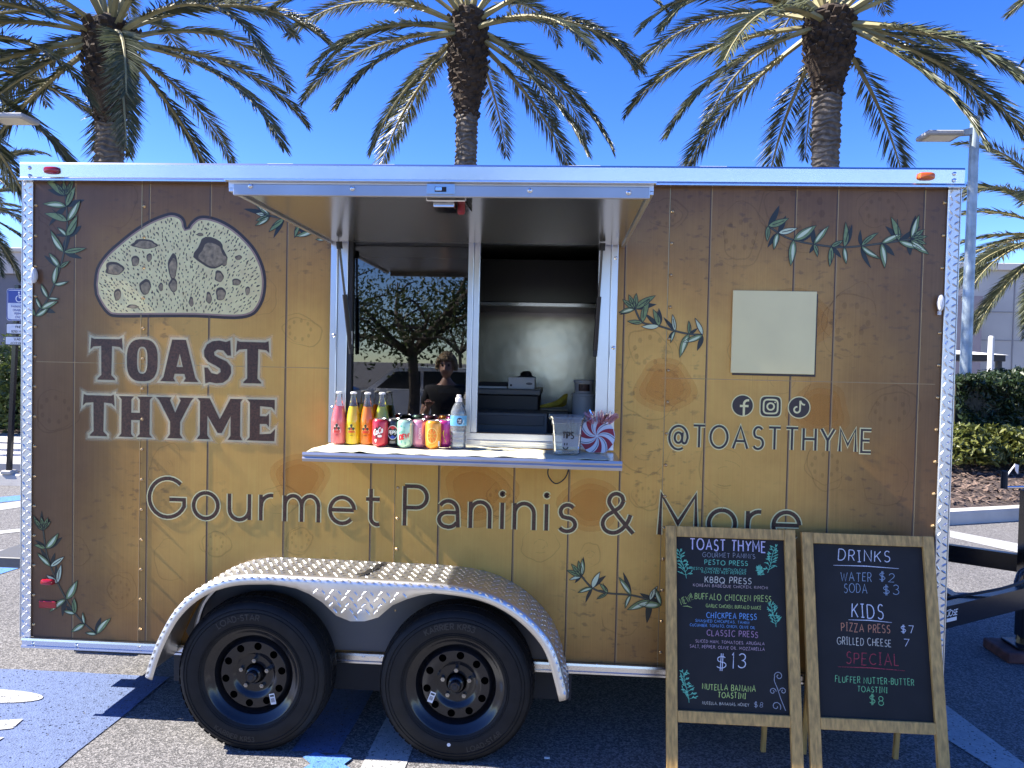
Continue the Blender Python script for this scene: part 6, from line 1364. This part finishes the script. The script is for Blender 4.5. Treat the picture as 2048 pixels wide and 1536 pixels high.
def car(x, y, rz, col, label):
    r = empty('parked_car', (x, y, 0), label, 'car', 'cars parked behind the viewer'); c, s_ = math.cos(rz), math.sin(rz)
    def put(mb, name, m, parent=r, smooth=True):
        mb.v = [(x+a*c-b*s_, y+a*s_+b*c, d) for a, b, d in mb.v]; return mb.build(name, m, parent, smooth=smooth)
    body = [(-2.25, .35), (-2.28, .62), (-2.2, .86), (-1.3, 1.0), (1.95, 1.02), (2.2, .95), (2.26, .6), (2.22, .35), (1.85, .32), (1.78, .52), (1.6, .66), (1.35, .7), (1.1, .66), (.93, .52), (.86, .3), (-.86, .3), (-.93, .52), (-1.1, .66), (-1.35, .7), (-1.6, .66), (-1.78, .52), (-1.85, .32)]
    b_ = put(MB().prism(body, -.88, .88), 'body', mat('car_'+label.split()[0], col, rough=.25, coat=.7), smooth=False); cabin = [(-1.25, 1.0), (-.55, 1.52), (-.2, 1.58), (1.5, 1.56), (1.95, 1.03)]
    cb = put(MB().prism([(a*1, d) for a, d in cabin], -.74, .74), 'cabin', MATS['car_'+label.split()[0]], smooth=False); GLS = mat('car_glass', (.02, .025, .03), rough=.06)
    for yy_ in (-.755, .745):
        for lo in ([(-.98, 1.05), (-.5, 1.46), (.12, 1.48), (.12, 1.05)], [(.2, 1.05), (.2, 1.48), (1.4, 1.48), (1.7, 1.06)]): put(MB().prism(lo, yy_, yy_+.01), 'side_window', GLS, cb, False)
    put(MB().add([(-1.20, -.64, 1.06), (-1.20, .64, 1.06), (-.62, .60, 1.50), (-.62, -.60, 1.50)], [(0, 1, 2, 3)]), 'windscreen', GLS, cb, False)
    for a in (-1.35, 1.35):
        for bb in (-.84, .70): put(MB().lathe([(.0005, 0), (.2, 0), (.22, -.01), (.32, -.01), (.34, .03), (.34, .14)], (a, bb, .34), 'y', 20), 'wheel', RUB)
    for bb in (-.62, .62): put(MB().box(-2.30, -2.2, bb-.16, bb+.16, .66, .80, .02), 'headlight', CHROME, r, False)
car(WP(850, 760, 15.5)[0], -15.5, R(8), (.75, .75, .75), 'white hatchback parked behind the viewer, nearest the oak')
car(WP(700, 760, 16.5)[0]-2.2, -16.5, R(12), (.06, .10, .28), 'blue hatchback parked behind the viewer, left of the white one')
# standing person mirrored in the glass
SKIN = mat('skin', (.50, .29, .20), rough=.5, sub=.1); SHIRT = mat('black_shirt', (.015, .015, .017), rough=.8); HAIR = mat('blond_hair', (.36, .26, .14), rough=.6, var=.4, vscale=40); JEAN = mat('dark_trousers', (.03, .035, .05), rough=.85)
PX, PY = WP(893, 722, 4.2)[0], -4.2
pr = empty('person', (PX, PY, 0), 'person in black shirt standing behind the viewer, mirrored in the window', 'person')
def skinned(name, verts, edges, radii, m, root_i=0, sub=2):
    me = bpy.data.meshes.new(name); me.from_pydata([(v[0], v[1], v[2]) for v in verts], edges, []); o = bpy.data.objects.new(name, me); COL.objects.link(o); o.parent = pr; me.materials.append(m)
    md = o.modifiers.new('skin', 'SKIN'); 
    for i, q in enumerate(me.skin_vertices[0].data): q.radius = (radii[i], radii[i]) if not isinstance(radii[i], tuple) else radii[i]; q.use_root = (i == root_i)
    md.use_smooth_shade = True; sm_ = o.modifiers.new('subsurf', 'SUBSURF'); sm_.levels = sub; sm_.render_levels = sub; return o
# faces +y (towards the trailer)
bv = [(0, 0, .94), (0, .01, 1.10), (0, .0, 1.28), (0, -.01, 1.42), (0, 0, 1.50), (0, .01, 1.58),
      (.09, 0, .90), (.10, .02, .50), (.10, 0, .10), (.10, .12, .05), (-.09, 0, .90), (-.10, .02, .50), (-.10, 0, .10), (-.10, .12, .05),
      (.17, -.01, 1.41), (.24, -.02, 1.14), (.16, .20, 1.10), (-.17, -.01, 1.41), (-.23, .02, 1.15), (-.14, .24, 1.28)]
be = [(0, 1), (1, 2), (2, 3), (3, 4), (4, 5), (0, 6), (6, 7), (7, 8), (8, 9), (0, 10), (10, 11), (11, 12), (12, 13), (3, 14), (14, 15), (15, 16), (3, 17), (17, 18), (18, 19)]
brd = [(.15, .11), (.13, .10), (.15, .105), (.14, .09), .06, .05, .085, .06, .042, .035, .085, .06, .042, .035, .062, .044, .030, .062, .044, .030]
bodyo = skinned('body', bv, be, brd, SKIN)
so_ = skinned('shirt', [bv[i] for i in (0, 1, 2, 3)]+[(.17, -.01, 1.42), (.215, -.02, 1.24), (-.17, -.01, 1.42), (-.212, .0, 1.26), (0, -.004, 1.49)], [(0, 1), (1, 2), (2, 3), (3, 4), (4, 5), (3, 6), (6, 7), (3, 8)], [(.170, .130), (.150, .120), (.175, .128), (.168, .115), .082, .068, .082, .068, .078], SHIRT)
to_ = skinned('trousers', [(0, 0, .93), (.09, 0, .88), (.10, .02, .50), (.10, 0, .13), (-.09, 0, .88), (-.10, .02, .50), (-.10, 0, .13)], [(0, 1), (1, 2), (2, 3), (0, 4), (4, 5), (5, 6)], [(.165, .12), .098, .075, .065, .098, .075, .065], JEAN)
hd_ = MB(); 
for i in range(15):
    th = math.pi*i/14
    for k in range(20):
        q = 2*math.pi*k/20; sx_, sy_, sz_ = math.sin(th)*math.cos(q), math.sin(th)*math.sin(q), math.cos(th); w = .075*(1-.18*max(0, -sz_)); d = .095; yy_ = sy_*d+(.012 if sy_ > .3 and -.45 < sz_ < -.1 else 0)
        if sy_ > .85 and -.3 < sz_ < .05 and abs(sx_) < .25: yy_ += .022
        if sy_ > .6 and .0 < sz_ < .25 and .2 < abs(sx_) < .6: yy_ -= .010
        hd_.v.append((PX+sx_*w, PY+.02+yy_, 1.665+sz_*.118))
for i in range(14):
    for k in range(20): hd_.f.append((i*20+k, i*20+(k+1) % 20, (i+1)*20+(k+1) % 20, (i+1)*20+k))
hd_.build('head', SKIN, pr, smooth=True)
for sg in (-1, 1):
    MB().lathe([(.0005, .006), (.011, .003), (.013, 0), (.011, -.003)], (PX+sg*.030, PY+.098, 1.685), 'y', 12).build('eye', mat('eye_dark', (.02, .015, .012), rough=.2), pr); MB().lathe([(.001, -.008), (.02, -.006), (.024, 0), (.016, .006), (.001, .008)], (PX+sg*.078, PY+.02, 1.665), 'z', 10).build('ear', SKIN, pr)
MB().ribbon([(PX-.024, 1.612), (PX, 1.607), (PX+.024, 1.612)], .009, lambda u, v, k: (u, PY+.112, v)).build('mouth', mat('lips', (.32, .10, .09), rough=.5), pr)
hr = MB(); g = random.Random(8)
for _ in range(900):
    th = g.uniform(0, 1.75); q = g.uniform(0, 6.28); d = Vector((math.sin(th)*math.cos(q), math.sin(th)*math.sin(q), math.cos(th)))
    if d.y > .45 and d.z < .45: continue
    c0 = Vector((PX+d.x*.085, PY+.015+d.y*.102, 1.672+d.z*.125)); t = d.orthogonal().normalized(); t = Matrix.Rotation(g.uniform(0, 6.28), 3, d) @ t
    hr.tube([c0+t*.018*math.cos(a)+d*(.012+.014*math.sin(a)) for a in (0, 1.2, 2.4, 3.6)], .006, 4, False)
hr.build('hair', HAIR, pr)
def hand(cx, cy, cz, dirv, sg):
    d = Vector(dirv).normalized(); side = d.cross(Vector((0, 0, 1))).normalized(); up = side.cross(d); c0 = Vector((cx, cy, cz)); mb = MB().tube([c0, c0+d*.04, c0+d*.085], [.026, .034, .030], 8)
    for j, L in enumerate((.062, .072, .068, .052)):
        b0 = c0+d*.075+side*(.027-.018*j); mb.tube([b0, b0+d*L*.5-up*.006, b0+d*L*.8-up*.022], [.009, .0085, .007], 6)
    b0 = c0+d*.03+side*.030*sg; mb.tube([b0, b0+d*.03+side*.022*sg, b0+d*.055+side*.022*sg], [.011, .0095, .008], 6); mb.build('hand', SKIN, pr, smooth=True)
hand(PX+.155, PY+.215, 1.105, (-.15, 1, .05), -1); hand(PX-.138, PY+.255, 1.29, (.12, .8, .4), 1)
